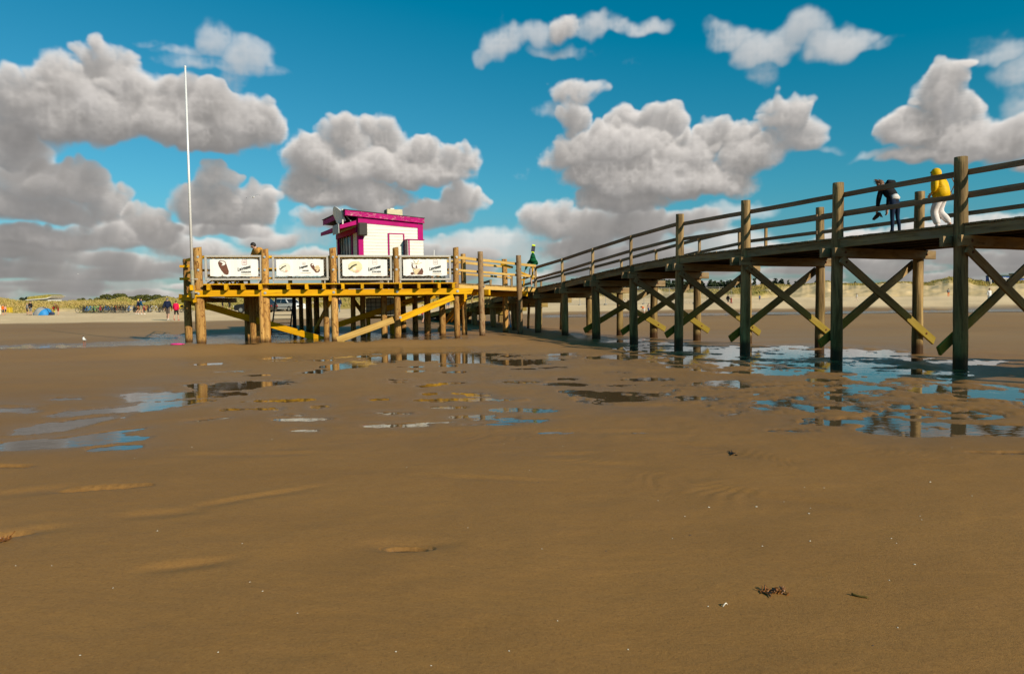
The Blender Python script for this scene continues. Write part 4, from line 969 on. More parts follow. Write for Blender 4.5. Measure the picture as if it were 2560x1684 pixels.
# ================================================================ PEOPLE
SKIN=plain('skin',(.52,.29,.19),.55,0,.06)
def skinned(J,E,root,sub=1):
    bm=bmesh.new(); sl=bm.verts.layers.skin.verify(); V={}
    used={a for e in E for a in e}
    for k,(co,r) in J.items():
        if k not in used: continue
        v=bm.verts.new(co); rr=r if isinstance(r,tuple) else (r,r); v[sl].radius=rr; v[sl].use_root=(k==root); V[k]=v
    for a,b in E: bm.edges.new((V[a],V[b]))
    me=bpy.data.meshes.new('skin'); bm.to_mesh(me); bm.free()
    o=bpy.data.objects.new('tmp',me); COL.objects.link(o); s=o.modifiers.new('s','SKIN'); s.use_smooth_shade=True
    if sub: u=o.modifiers.new('u','SUBSURF'); u.levels=sub; u.render_levels=sub
    dg=bpy.context.evaluated_depsgraph_get(); r=bpy.data.meshes.new_from_object(o.evaluated_get(dg)); bpy.data.objects.remove(o); return r
def person(label,loc,heading,h=1.72,pose=None,top=None,arms='top',legs=None,shins='legs',shoes=None,hair=(.05,.03,.02),jacket=None,jlen=.0,hood=None,skirt=None,longhair=False,group=None,fat=1.0,hands=True,cap=None,face=False,loose=None):
    k=h/1.75
    J={'pelvis':((0,0,.95),.125),'spine':((0,0,1.13),.118),'chest':((0,0,1.33),.135),'neck':((0,.01,1.49),.055),'head':((0,.025,1.59),.082),'brow':((0,.03,1.66),.088),'crown':((0,.015,1.72),.055),'nose':((0,.135,1.60),.014)}
    for s,q in((-1,'l'),(1,'r')):
        J.update({'hip'+q:((s*.09,0,.90),.092),'knee'+q:((s*.10,.015,.50),.058),'calf'+q:((s*.10,-.015,.34),.056),'ankle'+q:((s*.10,-.02,.09),.036),'heel'+q:((s*.10,-.06,.045),.034),'toe'+q:((s*.12,.16,.032),.030),
          'sh'+q:((s*.175,0,1.42),.066),'elb'+q:((s*.235,-.03,1.13),.044),'wr'+q:((s*.25,.06,.90),.029),'palm'+q:((s*.25,.085,.83),(.036,.024))})
    if pose:
        for a,b in pose.items():
            if a.endswith('*'):
                for s,q in((-1,'l'),(1,'r')): J[a[:-1]+q]=((s*b[0],b[1],b[2]),J[a[:-1]+q][1])
            else: J[a]=(tuple(b),J[a][1])
    E=[('pelvis','spine'),('spine','chest'),('chest','neck'),('neck','head'),('head','brow'),('brow','crown'),('head','nose')]
    for q in 'lr':
        E+=[('pelvis','hip'+q),('hip'+q,'knee'+q),('knee'+q,'calf'+q),('calf'+q,'ankle'+q),('ankle'+q,'toe'+q),('ankle'+q,'heel'+q),('chest','sh'+q),('sh'+q,'elb'+q),('elb'+q,'wr'+q),('wr'+q,'palm'+q)]
        if hands:
            w=Vector(J['wr'+q][0]); p=Vector(J['palm'+q][0]); d=(p-w).normalized(); sd=Vector((0,1,0)); 
            if abs(d.dot(sd))>.8: sd=Vector((0,0,1))
            sd=(sd-d*d.dot(sd)).normalized(); inn=Vector((-1 if q=='r' else 1,0,0)); inn=(inn-d*d.dot(inn)-sd*sd.dot(inn)).normalized()
            for n_,(o_,l_) in enumerate(((.030,.070),(.011,.080),(-.010,.074),(-.028,.058))):
                a=p+sd*o_+d*.035; b_=a+d*l_*.55+inn*.010; c_=b_+d*l_*.35+inn*.03
                J['fa%d'%n_+q]=(tuple(a),.0105); J['fb%d'%n_+q]=(tuple(b_),.010); J['fc%d'%n_+q]=(tuple(c_),.008)
                E+=[('palm'+q,'fa%d'%n_+q),('fa%d'%n_+q,'fb%d'%n_+q),('fb%d'%n_+q,'fc%d'%n_+q)]
            a=w.lerp(p,.55)+sd*.032+inn*.01; b_=a+sd*.022+d*.038+inn*.012
            J['ta'+q]=(tuple(a),.012); J['tb'+q]=(tuple(b_),.010); E+=[('palm'+q,'ta'+q),('ta'+q,'tb'+q)]
    J={a:(tuple(Vector(c)*k),(tuple(x*k for x in r) if isinstance(r,tuple) else r*k)) for a,(c,r) in J.items()}
    for a in('pelvis','spine','chest','hipl','hipr'):
        if not isinstance(J[a][1],tuple): J[a]=(J[a][0],J[a][1]*fat)
    me=skinned(J,E,'pelvis')
    Mx=T(Vector(loc),rz=-R(heading))
    root=thing('person',label,'person',M=Mx,group=group)
    body=bpy.data.objects.new('body',me)
    mats=[SKIN]; 
    def mi(m):
        if m is None: return 0
        if m not in mats: mats.append(m)
        return mats.index(m)
    segs=[]
    reg={'pelvis':legs,'torso':top,'head':None,'uarm':top if arms in('top','short') else None,'farm':top if arms=='top' else None,'hand':None,'thigh':legs,'shin':(legs if shins=='legs' else shins),'foot':shoes}
    for a,b in E:
        n=a[:2]; r='hand'
        if (a,b) in(('pelvis','spine'),('spine','chest')): r='torso'
        elif a in('neck','head','brow'): r='head'
        elif (a,b)==('chest','neck'): r='torso'
        elif a=='pelvis': r='pelvis'
        elif a.startswith('hip'): r='thigh'
        elif a.startswith('knee') or a.startswith('calf'): r='shin'
        elif a.startswith('ankle'): r='foot'
        elif a=='chest': r='torso'
        elif a.startswith('sh'): r='uarm'
        elif a.startswith('elb'): r='farm'
        segs.append((Vector(J[a][0]),Vector(J[b][0]),np.mean(J[a][1]),np.mean(J[b][1]),r))
    for p in me.polygons:
        c=p.center; best=None
        for a,b,ra,rb,r in segs:
            ab=b-a; t=max(0,min(1,(c-a).dot(ab)/max(ab.length_squared,1e-9))); d=(c-(a+ab*t)).length/(ra+(rb-ra)*t)
            if best is None or d<best[0]: best=(d,r,t)
        r=best[1]
        if r=='torso' and best[2]<.25 and legs is not None and c.z<Vector(J['pelvis'][0]).z+.06*k and not pose: r='pelvis'
        p.material_index=mi(reg[r])
    for m in mats: me.materials.append(m)
    link(body,root,Mx)
    hd=Vector(J['brow'][0]); hup=(Vector(J['brow'][0])-Vector(J['neck'][0])).normalized(); fwd=(Vector(J['nose'][0])-Vector(J['head'][0])).normalized(); fwd=(fwd-hup*fwd.dot(hup)).normalized(); rgt=fwd.cross(hup)
    HM=Matrix((rgt,fwd,hup)).transposed()
    def headshell(name,mat,rx,ry,rz,off,keep):
        mb=MB(); c=hd+HM@Vector(off)*k; mb.ball(c,(rx*k,ry*k,rz*k),n=14,m=10,M=HM.to_4x4(),keep=lambda v:keep((HM.inverted()@v)/k))
        mb.build(name,mat,root,Mx,True)
    if hair:
        headshell('hair',plain('hair %.3f %.3f %.3f'%hair,hair,.6,0,.3,30),.094,.108,.112,(0,-.012,-.01),lambda v: v.z>.035 or v.y<.02)
        if longhair:
            mb=MB()
            rg=random.Random(3)
            for i in range(44):
                a=hd+HM@Vector((rg.uniform(-.07,.07),-.06,rg.uniform(-.02,.06)))*k; b=a+Vector((rg.uniform(-.14,-.02),rg.uniform(-.02,.1),rg.uniform(-.10,.08)))*longhair; c=b+Vector((rg.uniform(-.16,-.04),rg.uniform(-.05,.08),rg.uniform(-.06,.07)))*longhair
                mb.tube(a,b,.016*k,.011*k,5); mb.tube(b,c,.010*k,.003*k,4)
            mb.build('hair_strands',plain('hair %.3f %.3f %.3f'%hair,hair,.6),root,Mx)
    if cap: headshell('cap',cap,.10,.118,.10,(0,.005,.02),lambda v:v.z>.01)
    if hood:
        headshell('hood',hood,.118,.138,.145,(0,-.028,-.025),lambda v: v.y<.085 or v.z>.06)
    if jacket:
        jm,gs=jacket; JJ={a:(c,r) for a,(c,r) in J.items()}; g=lambda a,f,ad:(JJ[a][0],(np.mean(JJ[a][1])*f+ad*k))
        j2={'pelvis':(tuple(Vector(JJ['pelvis'][0])+(Vector(JJ['pelvis'][0])-Vector(JJ['spine'][0])).normalized()*jlen*k),np.mean(JJ['pelvis'][1])*1.15+(.03+gs)*k),'spine':g('spine',1.15,.028+gs*.6),'chest':g('chest',1.12,.022+gs*.3),'neck':g('neck',1.0,.022)}
        e2=[('pelvis','spine'),('spine','chest'),('chest','neck')]
        for q in 'lr':
            j2['sh'+q]=g('sh'+q,1.1,.022); j2['elb'+q]=g('elb'+q,1.2,.024); j2['wr'+q]=(tuple(Vector(JJ['wr'+q][0]).lerp(Vector(JJ['elb'+q][0]),.10)),(.052)*k); e2+=[('chest','sh'+q),('sh'+q,'elb'+q),('elb'+q,'wr'+q)]
        m2=skinned(j2,e2,'chest'); m2.materials.append(jm); o=bpy.data.objects.new('jacket',m2); link(o,root,Mx)
    if loose:   # wide trousers
        lm,f=loose; j3={'pelvis':(J['pelvis'][0],np.mean(J['pelvis'][1])*.9)}; e3=[]
        for q in 'lr':
            for a,ad in(('hip',.02),('knee',.045),('calf',.05),('ankle',.05)): j3[a+q]=(J[a+q][0],np.mean(J[a+q][1])*1.05+ad*k*f)
            an=Vector(J['ankle'+q][0]); kn=Vector(J['calf'+q][0]); j3['ankle'+q]=(tuple(an.lerp(kn,.18)),j3['ankle'+q][1])
            e3+=[('pelvis','hip'+q),('hip'+q,'knee'+q),('knee'+q,'calf'+q),('calf'+q,'ankle'+q)]
        m3=skinned(j3,e3,'pelvis'); m3.materials.append(lm); o=bpy.data.objects.new('trousers',m3); link(o,root,Mx)
    if skirt:
        sm,z0,z1,r0,r1=skirt; mb=MB(); n=18; vs=[];fs=[]
        for i,(t) in enumerate((0,.33,.66,1)):
            for a in range(n):
                th=2*math.pi*a/n; r=(r0+(r1-r0)*t)*(1+.06*math.sin(a*2.4)*t); vs.append((math.cos(th)*r*k*1.1,math.sin(th)*r*k*.85,(z0+(z1-z0)*t)*k))
        for i in range(3):
            for a in range(n): fs.append((i*n+a,i*n+(a+1)%n,(i+1)*n+(a+1)%n,(i+1)*n+a))
        mb.add(vs,fs); mb.build('skirt',sm,root,Mx,True)
    if face:
        for s in(-1,1):
            mb=MB(); mb.ball(hd+HM@Vector((s*.034,.078,-.030))*k,.013*k,n=8,m=5); mb.build('eye',plain('dark eye',(.02,.012,.01),.3),root,Mx,True)
            mb=MB(); mb.ball(hd+HM@Vector((s*.088,-.005,-.045))*k,(.014*k,.022*k,.034*k),n=8,m=6,M=HM.to_4x4()); mb.build('ear',SKIN,root,Mx,True)
        mb=MB(); mb.ball(hd+HM@Vector((0,.085,-.105))*k,(.026*k,.012*k,.007*k),n=8,m=5,M=HM.to_4x4()); mb.build('mouth',plain('lips',(.42,.14,.11),.5),root,Mx,True)
    return root
def stride(a,l=.22,arm=.16):
    # legs and arms mid step; a = +1 left foot forward, -1 right foot forward
    return {'kneel':(-.10,.06+.10*a,.50),'calfl':(-.10,.02+.10*a-(.10 if a<0 else 0),.34),'anklel':(-.10,l*a-(.0 if a>0 else .06),.09+(.05 if a<0 else 0)),'heell':(-.10,l*a-.045-(.03 if a<0 else 0),.045+(.09 if a<0 else 0)),'toel':(-.12,l*a+.16-(.08 if a<0 else 0),.035),
      'kneer':(.10,.06-.10*a,.50),'calfr':(.10,.02-.10*a-(.10 if a>0 else 0),.34),'ankler':(.10,-l*a-(.0 if a<0 else .06),.09+(.05 if a>0 else 0)),'heelr':(.10,-l*a-.045-(.03 if a>0 else 0),.045+(.09 if a>0 else 0)),'toer':(.12,-l*a+.16-(.08 if a>0 else 0),.035),
      'wrl':(-.24,-arm*a+.08,.93),'palml':(-.24,-arm*a+.12,.86),'elbl':(-.235,-arm*a*.5-.04,1.14),'wrr':(.24,arm*a+.08,.93),'palmr':(.24,arm*a+.12,.86),'elbr':(.235,arm*a*.5-.04,1.14)}
C=lambda n,c,r=.85:plain('cloth '+n,c,r,0,.14,22,.15)
navy=C('navy',(.012,.018,.045)); black=C('black',(.014,.013,.014)); pinkc=C('pink',(.72,.012,.07)); shortsg=C('grey shorts',(.12,.09,.075)); blackl=C('black leggings',(.02,.012,.012)); jeans=C('jeans',(.10,.17,.27)); djeans=C('dark jeans',(.010,.020,.045)); yel=C('yellow raincoat',(.74,.42,.004),.55); whitep=C('white cotton',(.74,.66,.62)); green=C('dark green fleece',(.004,.085,.030)); orange=C('orange',(.80,.14,.008)); brownc=C('brown',(.17,.085,.025)); redc=C('red',(.42,.015,.012)); wine=C('wine',(.22,.012,.02)); yelc=C('yellow',(.75,.50,.02)); lime=C('lime',(.20,.55,.03)); teal=C('teal',(.01,.06,.13)); khaki=C('khaki',(.27,.24,.16)); rust=C('rust shorts',(.30,.10,.03)); tanj=C('tan jacket',(.56,.27,.06)); whitet=C('white top',(.70,.66,.62)); greyc=C('grey',(.22,.21,.20)); bluec=C('blue',(.02,.07,.24)); ltblue=C('light blue',(.20,.36,.45)); whitesh=plain('white shoe',(.75,.72,.68),.5); darksh=plain('dark shoe',(.03,.025,.02),.5); redsh=plain('red shoe',(.55,.03,.05),.5)
def at(px,py,hp,**kw):
    p=hit(px,py); return p,max(.9,min(2.0,hp*p.y/F))
def walker(label,px,py,hp,heading,**kw):
    p,h=at(px,py,hp); return person(label,p,heading,h,**kw)
walker('person in a navy jacket and grey shorts walking away, left of the pink jacket',420,801,57,-8,pose=stride(1),top=navy,legs=shortsg,shins=None,shoes=whitesh,hair=(.12,.11,.10),jacket=(navy,.03),jlen=.02,fat=1.1)
walker('person in a bright pink jacket and short black leggings walking away',441,801,50,4,pose=stride(-1,.14,.06),top=pinkc,legs=blackl,shins=None,shoes=redsh,hair=(.10,.05,.025),jacket=(pinkc,.07),jlen=.10,fat=1.1)
walker('walking person in a blue jacket and khaki shorts in front of the bicycles',353,786,40,60,pose=stride(1,.3),top=teal,legs=khaki,shins=None,shoes=whitesh,hair=(.02,.02,.025),jacket=(teal,.02),jlen=.05)
walker('walking person in dark jacket and rust shorts half hidden behind the khaki shorts',346,786,38,62,pose=stride(-1,.26),top=navy,legs=rust,shins=None,shoes=whitesh,hair=None,cap=C('yellow cap',(.78,.62,.02)),jacket=(navy,.02),jlen=.04)
walker('person in a black jacket and grey shorts standing left of the tent',77,788,35,188,top=black,legs=greyc,shins=None,shoes=darksh,hair=(.05,.03,.02),jacket=(black,.05),jlen=.08,fat=1.15,pose={'wrl':(-.16,.2,1.08),'palml':(-.08,.22,1.07),'wrr':(.16,.2,1.08),'palmr':(.08,.22,1.06)},face=True)
walker('person in pale clothes hidden behind the black jacket',69,787,30,200,top=greyc,legs=darksh,shins=None,shoes=darksh,hair=(.3,.2,.1))
walker('child in a red shirt and yellow trousers beside the tent',135,787,24,170,top=redc,arms='short',legs=yelc,shins=lime,shoes=lime,hair=(.45,.27,.10))
walker('person with long brown jacket and wine shorts bending over the child',146,787,31,-100,top=brownc,legs=wine,shins=None,shoes=None,hair=(.14,.07,.03),jacket=(brownc,.03),jlen=.05,pose={'spine':(0,.05,1.12),'chest':(0,.17,1.30),'neck':(0,.27,1.42),'head':(0,.35,1.48),'brow':(0,.40,1.54),'crown':(0,.43,1.60),'nose':(0,.46,1.47),'sh*':(.17,.2,1.38),'elb*':(.22,.24,1.1),'wr*':(.2,.3,.9),'palm*':(.19,.32,.83)})
walker('person in an orange top and dark shorts standing left of the yellow box',8,789,28,90,top=orange,legs=C('dark shorts',(.04,.05,.07)),shins=None,shoes=None,hair=(.25,.12,.05))
walker('person in a pink shirt with dark hair behind the orange top',14,786,23,95,top=C('pale pink',(.62,.30,.28)),legs=navy,shins=None,shoes=None,hair=(.03,.02,.02))
walker('person in a white shirt cut by the left edge of the view',1,787,27,80,top=whitet,legs=whitet,shoes=None,hair=(.2,.1,.05))
walker('person in a navy jumper and blue jeans walking under the platform',849,780,36,200,pose=stride(1,.12,.05),top=navy,legs=jeans,shoes=darksh,hair=(.2,.12,.07),jacket=(navy,.02))
walker('person in pink top and grey shorts seen between the platform piles',1057,808,44,10,pose=stride(1,.16),top=pinkc,legs=greyc,shins=None,shoes=darksh,hair=(.1,.06,.03))
walker('person in dark blue shorts and top, seen beside the right end brace',1120,776,42,170,top=navy,legs=bluec,shins=None,shoes=None,hair=(.1,.06,.03))
walker('person on foot in black beside the parked bicycles near the dark car',574,777,25,150,top=black,legs=black,shins=None,shoes=darksh,hair=(.05,.03,.02))
walker('person in dark clothes pushing a bicycle left of the dark car',557,778,26,90,top=black,legs=black,shoes=darksh,hair=(.03,.02,.02))
walker('person with white top and dark hair under the pier, next to a child',1561,772,23,120,top=whitet,legs=ltblue,shoes=None,hair=(.04,.02,.015))
walker('small child in a pink top beside the dark haired person under the pier',1570,772,18,-60,top=C('rose',(.55,.22,.20)),legs=greyc,shins=None,shoes=None,hair=(.2,.1,.05))
walker('person in an orange jersey bending forward under the pier',1611,786,27,-70,top=orange,arms='short',legs=whitet,shins=None,shoes=None,hair=(.10,.06,.04),pose={'spine':(0,.10,1.08),'chest':(0,.28,1.20),'neck':(0,.38,1.24),'head':(0,.46,1.22),'brow':(0,.52,1.22),'crown':(0,.57,1.22),'nose':(0,.50,1.11),'sh*':(.17,.29,1.25),'elb*':(.2,.33,.98),'wr*':(.19,.36,.76),'palm*':(.18,.37,.7)})
walker('person in blue shorts right beside the orange jersey',1621,784,26,40,pose=stride(1),top=C('peach',(.60,.38,.28)),legs=bluec,shins=None,shoes=None,hair=(.22,.12,.06))
walker('person in a teal top behind the crossed brace with bare arms',1799,755,22,170,top=C('turquoise',(.02,.30,.34)),arms='short',legs=greyc,shins=None,shoes=None,hair=(.2,.1,.05))
walker('walking person in black with a red bag at the side',1820,763,27,60,pose=stride(1,.32),top=black,legs=black,shins=None,shoes=None,hair=(.03,.02,.015),jacket=(black,.04),jlen=.12)
walker('child in a red shirt walking next to the person in black',1828,762,18,60,pose=stride(-1),top=redc,legs=redc,shins=None,shoes=None,hair=(.12,.06,.03))
walker('small distant child in blue on the open sand',1899,753,15,20,pose=stride(1),top=bluec,legs=navy,shins=None,shoes=None,hair=(.2,.12,.05))
walker('distant person in white walking across the dry sand',2142,753,20,-75,pose=stride(1,.3),top=whitet,legs=C('cream',(.60,.48,.38)),shoes=None,hair=(.1,.06,.03))
walker('distant child in red half hidden by a rear pile',2283,748,15,30,top=redc,legs=greyc,shins=None,shoes=None,hair=(.05,.03,.02))
walker('distant person in a grey coat and orange trousers',2371,742,21,190,top=greyc,legs=orange,shoes=orange,hair=(.08,.05,.03),jacket=(greyc,.03),jlen=.12)
walker('person in a pale top and light jeans walking, right of the nearest pile',2473,760,40,175,pose=stride(1,.14,.04),top=whitet,legs=C('light jeans',(.22,.36,.42)),shins='legs',shoes=C('sandal',(.5,.3,.15)),hair=(.12,.07,.04),fat=1.15)
walker('small distant person in grey and black behind the pale top',2460,736,20,170,top=greyc,legs=black,shoes=darksh,hair=(.05,.03,.02))
# ---- figures on the decks
def on_pier(px,w,pyfeet=None):
    t=solve_t(px,(PA.x+PW.x*w,PA.y+PW.y*w),(PD.x,PD.y),3.7,-6,24); return t,pt(t,w,deckz(t)+.004)
head_p=math.degrees(math.atan2(PD.x,PD.y))
t,p=on_pier(2237,1.15)
bw=person('barefoot woman with wind blown brown hair bending forward on the pier',p,head_p+4,1.78,top=black,legs=djeans,shoes=None,hair=(.15,.07,.03),longhair=.72,
  pose={'pelvis':(0,-.02,.97),'spine':(0,.11,1.14),'chest':(0,.26,1.31),'neck':(0,.38,1.42),'head':(0,.46,1.49),'brow':(0,.52,1.53),'crown':(0,.57,1.57),'nose':(0,.54,1.42),'sh*':(.17,.32,1.34),'elb*':(.205,.38,1.05),'wr*':(.2,.42,.79),'palm*':(.2,.43,.72),'kneel':(-.11,.0,.50),'anklel':(-.14,-.03,.09),'heell':(-.14,-.07,.045),'toel':(-.16,.14,.03),'calfl':(-.125,-.025,.34),'kneer':(.12,.02,.50),'ankler':(.15,-.03,.09),'heelr':(.15,-.07,.045),'toer':(.17,.14,.03),'calfr':(.135,-.02,.34)},
  jacket=(black,-.005),jlen=-.14,face=True)
hm=WM[bw]
mb=MB(); mb.tube((0,.0,1.02),(0,.065,1.11),.142,.134,14); mb.build('shirt_hem',whitet,bw,hm,True)
# her shoes and bag
def heel_shoe(mb,o,mat_u,mat_s):
    o=Vector(o)
    mb.add([o+Vector(v) for v in((-.035,-.11,.0),(.035,-.11,.0),(.03,.0,-.05),(-.03,.0,-.05),(.04,.13,-.075),(-.04,.13,-.075),(-.03,-.11,.07),(.03,-.11,.07),(.028,.02,.03),(-.028,.02,.03),(.03,.125,-.03),(-.03,.125,-.03))],[(0,1,2,3),(3,2,4,5),(6,9,8,7),(9,11,10,8),(0,6,7,1),(0,3,9,6),(3,5,11,9),(1,7,8,2),(2,8,10,4),(5,4,10,11)],mat_u)
    mb.tube(o+Vector((0,-.095,0)),o+Vector((0,-.10,-.10)),.022,.012,6,mat_s)
r=thing('high_heeled_shoes','pair of brown high heeled shoes dangling from the bent woman\'s hand','shoes',M=hm@Matrix.Translation((-.2,.43,.60)))
for i,dx in enumerate((-.04,.045)):
    mb=MB(); heel_shoe(mb,(0,0,0),C('dark leather',(.035,.02,.015),.5),plain('tan sole',(.22,.11,.04),.5)); mb.build('shoe',None,r,WM[r]@Matrix.Translation((dx,.03*i,0))@Matrix.Rotation(R(25+10*i),4,'Z')@Matrix.Rotation(R(-24),4,'X'))
Mx=hm@Matrix.Translation((.05,.22,1.47))@Matrix.Rotation(R(-50),4,'X')
r=thing('shoulder_bag','small black bag with a ring handle on the bent woman\'s back','bag',M=Mx)
mb=MB(); mb.bbox((0,0,.03),(.30,.28,.13),.035); mb.build('body',black,r,Mx,True)
mb=MB(); mb.ring((0,.12,.15),(1,0,0),.085,.011,16,5); mb.build('handle',darksh,r,Mx,True)
t,p=on_pier(2352,.95)
yw=person('person in a yellow hooded raincoat and wide white trousers walking along the pier',p,head_p-6,1.66,top=yel,legs=whitep,shoes=None,hair=None,hood=yel,jacket=(yel,.105),jlen=.16,fat=1.12,loose=(whitep,1.0),face=True,
  pose={'spine':(0,.02,1.13),'chest':(0,.06,1.32),'neck':(0,.11,1.46),'head':(0,.16,1.55),'brow':(0,.19,1.62),'crown':(0,.19,1.69),'nose':(-.05,.285,1.55),'sh*':(.185,.07,1.40),'elb*':(.29,.0,1.17),'wr*':(.26,.14,1.02),'palm*':(.24,.19,.97),
   'kneel':(-.10,.16,.52),'calfl':(-.10,.10,.34),'anklel':(-.10,.02,.09),'heell':(-.10,-.02,.05),'toel':(-.11,.20,.032),'kneer':(.10,.10,.50),'calfr':(.10,-.05,.36),'ankler':(.10,-.20,.16),'heelr':(.10,-.235,.13),'toer':(.11,-.07,.035)})
ym=WM[yw]
mb=MB(); mb.ball((-.03*.95,.26*.95,1.63*.95),(.075,.03,.022),n=10,m=6); mb.build('sunglasses',darksh,yw,ym,True)
Mx=ym@Matrix.Translation((.30,-.02,.92)); r=thing('crossbody_bag','small dark bag on a brown strap at the yellow raincoat\'s hip','bag',M=Mx)
mb=MB(); mb.bbox((0,0,0),(.08,.20,.20),.02); mb.build('body',darksh,r,Mx,True)
mb=MB(); mb.path([(0,-.09,.1),(-.06,-.20,.28),(-.18,-.17,.46),(-.34,-.06,.53)],.012,5); mb.build('strap',plain('brown strap',(.20,.09,.02),.6),r,Mx)
# green fleece figure at the junction, arm reaching out, carrying a tube
p=P(1333,722,38.35); p.z=gz(GL+.4)+.01
p=Vector((P(1333,722,38.3).x,38.3,gz(GL)+.0)); 
gw=person('person in a dark green hooded top and white shorts standing at the gangway corner',p,4,1.74,top=green,legs=whitep,shins=None,shoes=whitesh,hair=None,hood=green,jacket=(green,.01),jlen=-.18,
  pose={'elbl':(-.32,.02,1.16),'wrl':(-.42,.10,.94),'palml':(-.45,.13,.88),'elbr':(.22,.14,1.22),'wrr':(.08,.28,1.42),'palmr':(.05,.28,1.50),'anklel':(-.08,-.02,.09),'heell':(-.08,-.06,.045),'kneel':(-.085,.0,.5),'kneer':(.085,.02,.5),'ankler':(.08,0,.09),'heelr':(.08,-.04,.045)},skirt=(whitep,1.02,.60,.175,.22))
gm_=WM[gw]
mb=MB(); mb.tube((0,-.01,1.36),(0,-.03,1.56),.215,.15,14); mb.tube((0,-.03,1.56),(0,-.04,1.72),.15,.105,14); mb.tube((0,-.04,1.72),(0,-.05,1.87),.105,.012,14); mb.build('hood_point',green,gw,gm_,True)
q=P(1333,622,38.55); Mx=T(q,rz=.2)@Matrix.Rotation(R(8),4,'Y'); r=thing('beach_paddle','black paddle with neon yellow ends held up above the green hood','paddle',M=Mx)
mb=MB(); mb.bbox((0,0,0),(.20,.03,.30),.012); mb.build('blade',plain('black foam',(.02,.02,.03),.6),r,Mx)
for z in(.19,-.19):
    mb=MB(); mb.bbox((0,0,z),(.18 if z>0 else .16,.034,.08),.012); mb.build('trim',plain('neon yellow',(.70,.85,.01),.5),r,Mx)
mb=MB(); mb.tube((0,0,-.17),(.05,-.02,-.52),.014,.016,8); mb.build('grip',plain('black foam',(.02,.02,.03),.6),r,Mx)
# man leaning on the rail
q=P(651,640,31.0); p=Vector((P(656,640,31.15).x,31.15,DZ+.005))
mn=person('man in a tan jacket leaning on the platform rail, looking down to the left',p,-150,1.86,top=greyc,legs=djeans,shoes=darksh,hair=(.018,.012,.009),jacket=(tanj,.02),jlen=.02,face=True,
  pose={'spine':(0,.08,1.12),'chest':(-.02,.22,1.29),'neck':(.03,.32,1.42),'head':(.055,.39,1.49),'brow':(.065,.41,1.56),'crown':(.06,.41,1.62),'nose':(.155,.455,1.47),'sh*':(.19,.24,1.37),'elbl':(-.34,.16,1.16),'wrl':(-.24,.36,1.09),'palml':(-.2,.42,1.09),'elbr':(.33,.22,1.16),'wrr':(.2,.4,1.10),'palmr':(.15,.43,1.10)})
# ================================================================ FAR THINGS
M_TYRE=plain('tyre rubber',(.018,.018,.018),.85); M_CHROME=plain('chrome',(.55,.55,.55),.25,.9)
def bicycle(name_lab,M,fmat,first):
    r=thing('bicycle',name_lab,'bicycle',M=M,group='bicycles parked along the foot of the dunes')
    for y in(-.52,.52):
        mb=MB(); mb.ring((0,y,.34),(1,0,0),.32,.028,16,4,M_TYRE)
        for i in range(6):
            a=math.pi*i/6; mb.tube((0,y+math.cos(a)*.31,.34+math.sin(a)*.31),(0,y-math.cos(a)*.31,.34-math.sin(a)*.31),.006,n=3,mat=M_CHROME,cap=False)
        mb.build('wheel',None,r,M)
    mb=MB(); A=(0,-.52,.34);B=(0,-.05,.30);Cc=(0,-.22,.86);D=(0,.36,.80);E_=(0,.52,.34)
    for a,b in((A,B),(A,Cc),(B,Cc),(B,D),(Cc,D),(D,E_)): mb.tube(a,b,.028,n=5)
    mb.tube((0,.36,.8),(0,.33,1.0),.02,n=5); mb.build('frame',fmat,r,M)
    mb=MB(); mb.path([(-.30,.22,1.04),(-.12,.34,1.05),(.12,.34,1.05),(.30,.22,1.04)],.022,5); mb.build('handlebar',M_BLACK,r,M)
    mb=MB(); mb.bbox((0,-.25,.95),(.18,.26,.07),.03); mb.tube((0,-.22,.84),(0,-.25,.93),.018,n=5); mb.build('saddle',M_BLACK,r,M)
    mb=MB(); mb.box((0,-.60,.72),(.16,.36,.03)); mb.build('luggage_rack',M_BLACK,r,M)
    return r
def copy_tree(o,M,label):
    c=o.copy(); COL.objects.link(c); c.matrix_basis=M; c['label']=label; WM[c]=M
    for ch in [k for k in bpy.data.objects if k.parent==o]:
        d=ch.copy(); COL.objects.link(d); d.parent=c
    return c
bm_=[plain('bike black',(.02,.02,.02),.4,.3),plain('bike blue',(.03,.16,.42),.4),plain('bike green',(.16,.42,.05),.4),plain('bike red',(.42,.03,.03),.4),plain('bike silver',(.42,.42,.42),.4,.5),plain('bike turquoise',(.05,.36,.42),.4)]
names=['black','blue','green','red','silver','turquoise']
protos={}
spec=[]
rg=random.Random(12)
seq=[0,0,0,1,5,0,2,4,3,0,0,1,0,4,0,3,0,0,0,0,4,1,0,0,3,3,0,0,4,0,0,0,0,0]
xs=[205,210,215,222,229,235,240,246,251,257,263,268,274,280,287,293,296,300,304,312,322,328,336,341,360,365,371,377,385,398,404,410,462,470]
near=['beside the leftmost end of the row','in the row left of the walking pair','in the row behind the walking pair','between the two walking pairs','right of the pink jacket']
for i,(px,c) in enumerate(zip(xs,seq)):
    p=hit(px,781.3+rg.uniform(-.6,.6)-(px-200)*.004); rz=rg.choice([1,1,-1])*R(rg.uniform(15,70)); M=T(p,rz=rz)
    where=('at the left end of the bicycle row' if px<225 else 'in the left half of the bicycle row' if px<270 else 'just left of the walking pair' if px<340 else 'right behind the walking pair' if px<390 else 'left of the navy jacketed walker' if px<430 else 'right of the pink jacketed walker')
    lab=f'{names[c]} bicycle parked {where}'
    if c not in protos: protos[c]=bicycle(lab,M,bm_[c],True)
    else: copy_tree(protos[c],M,lab)
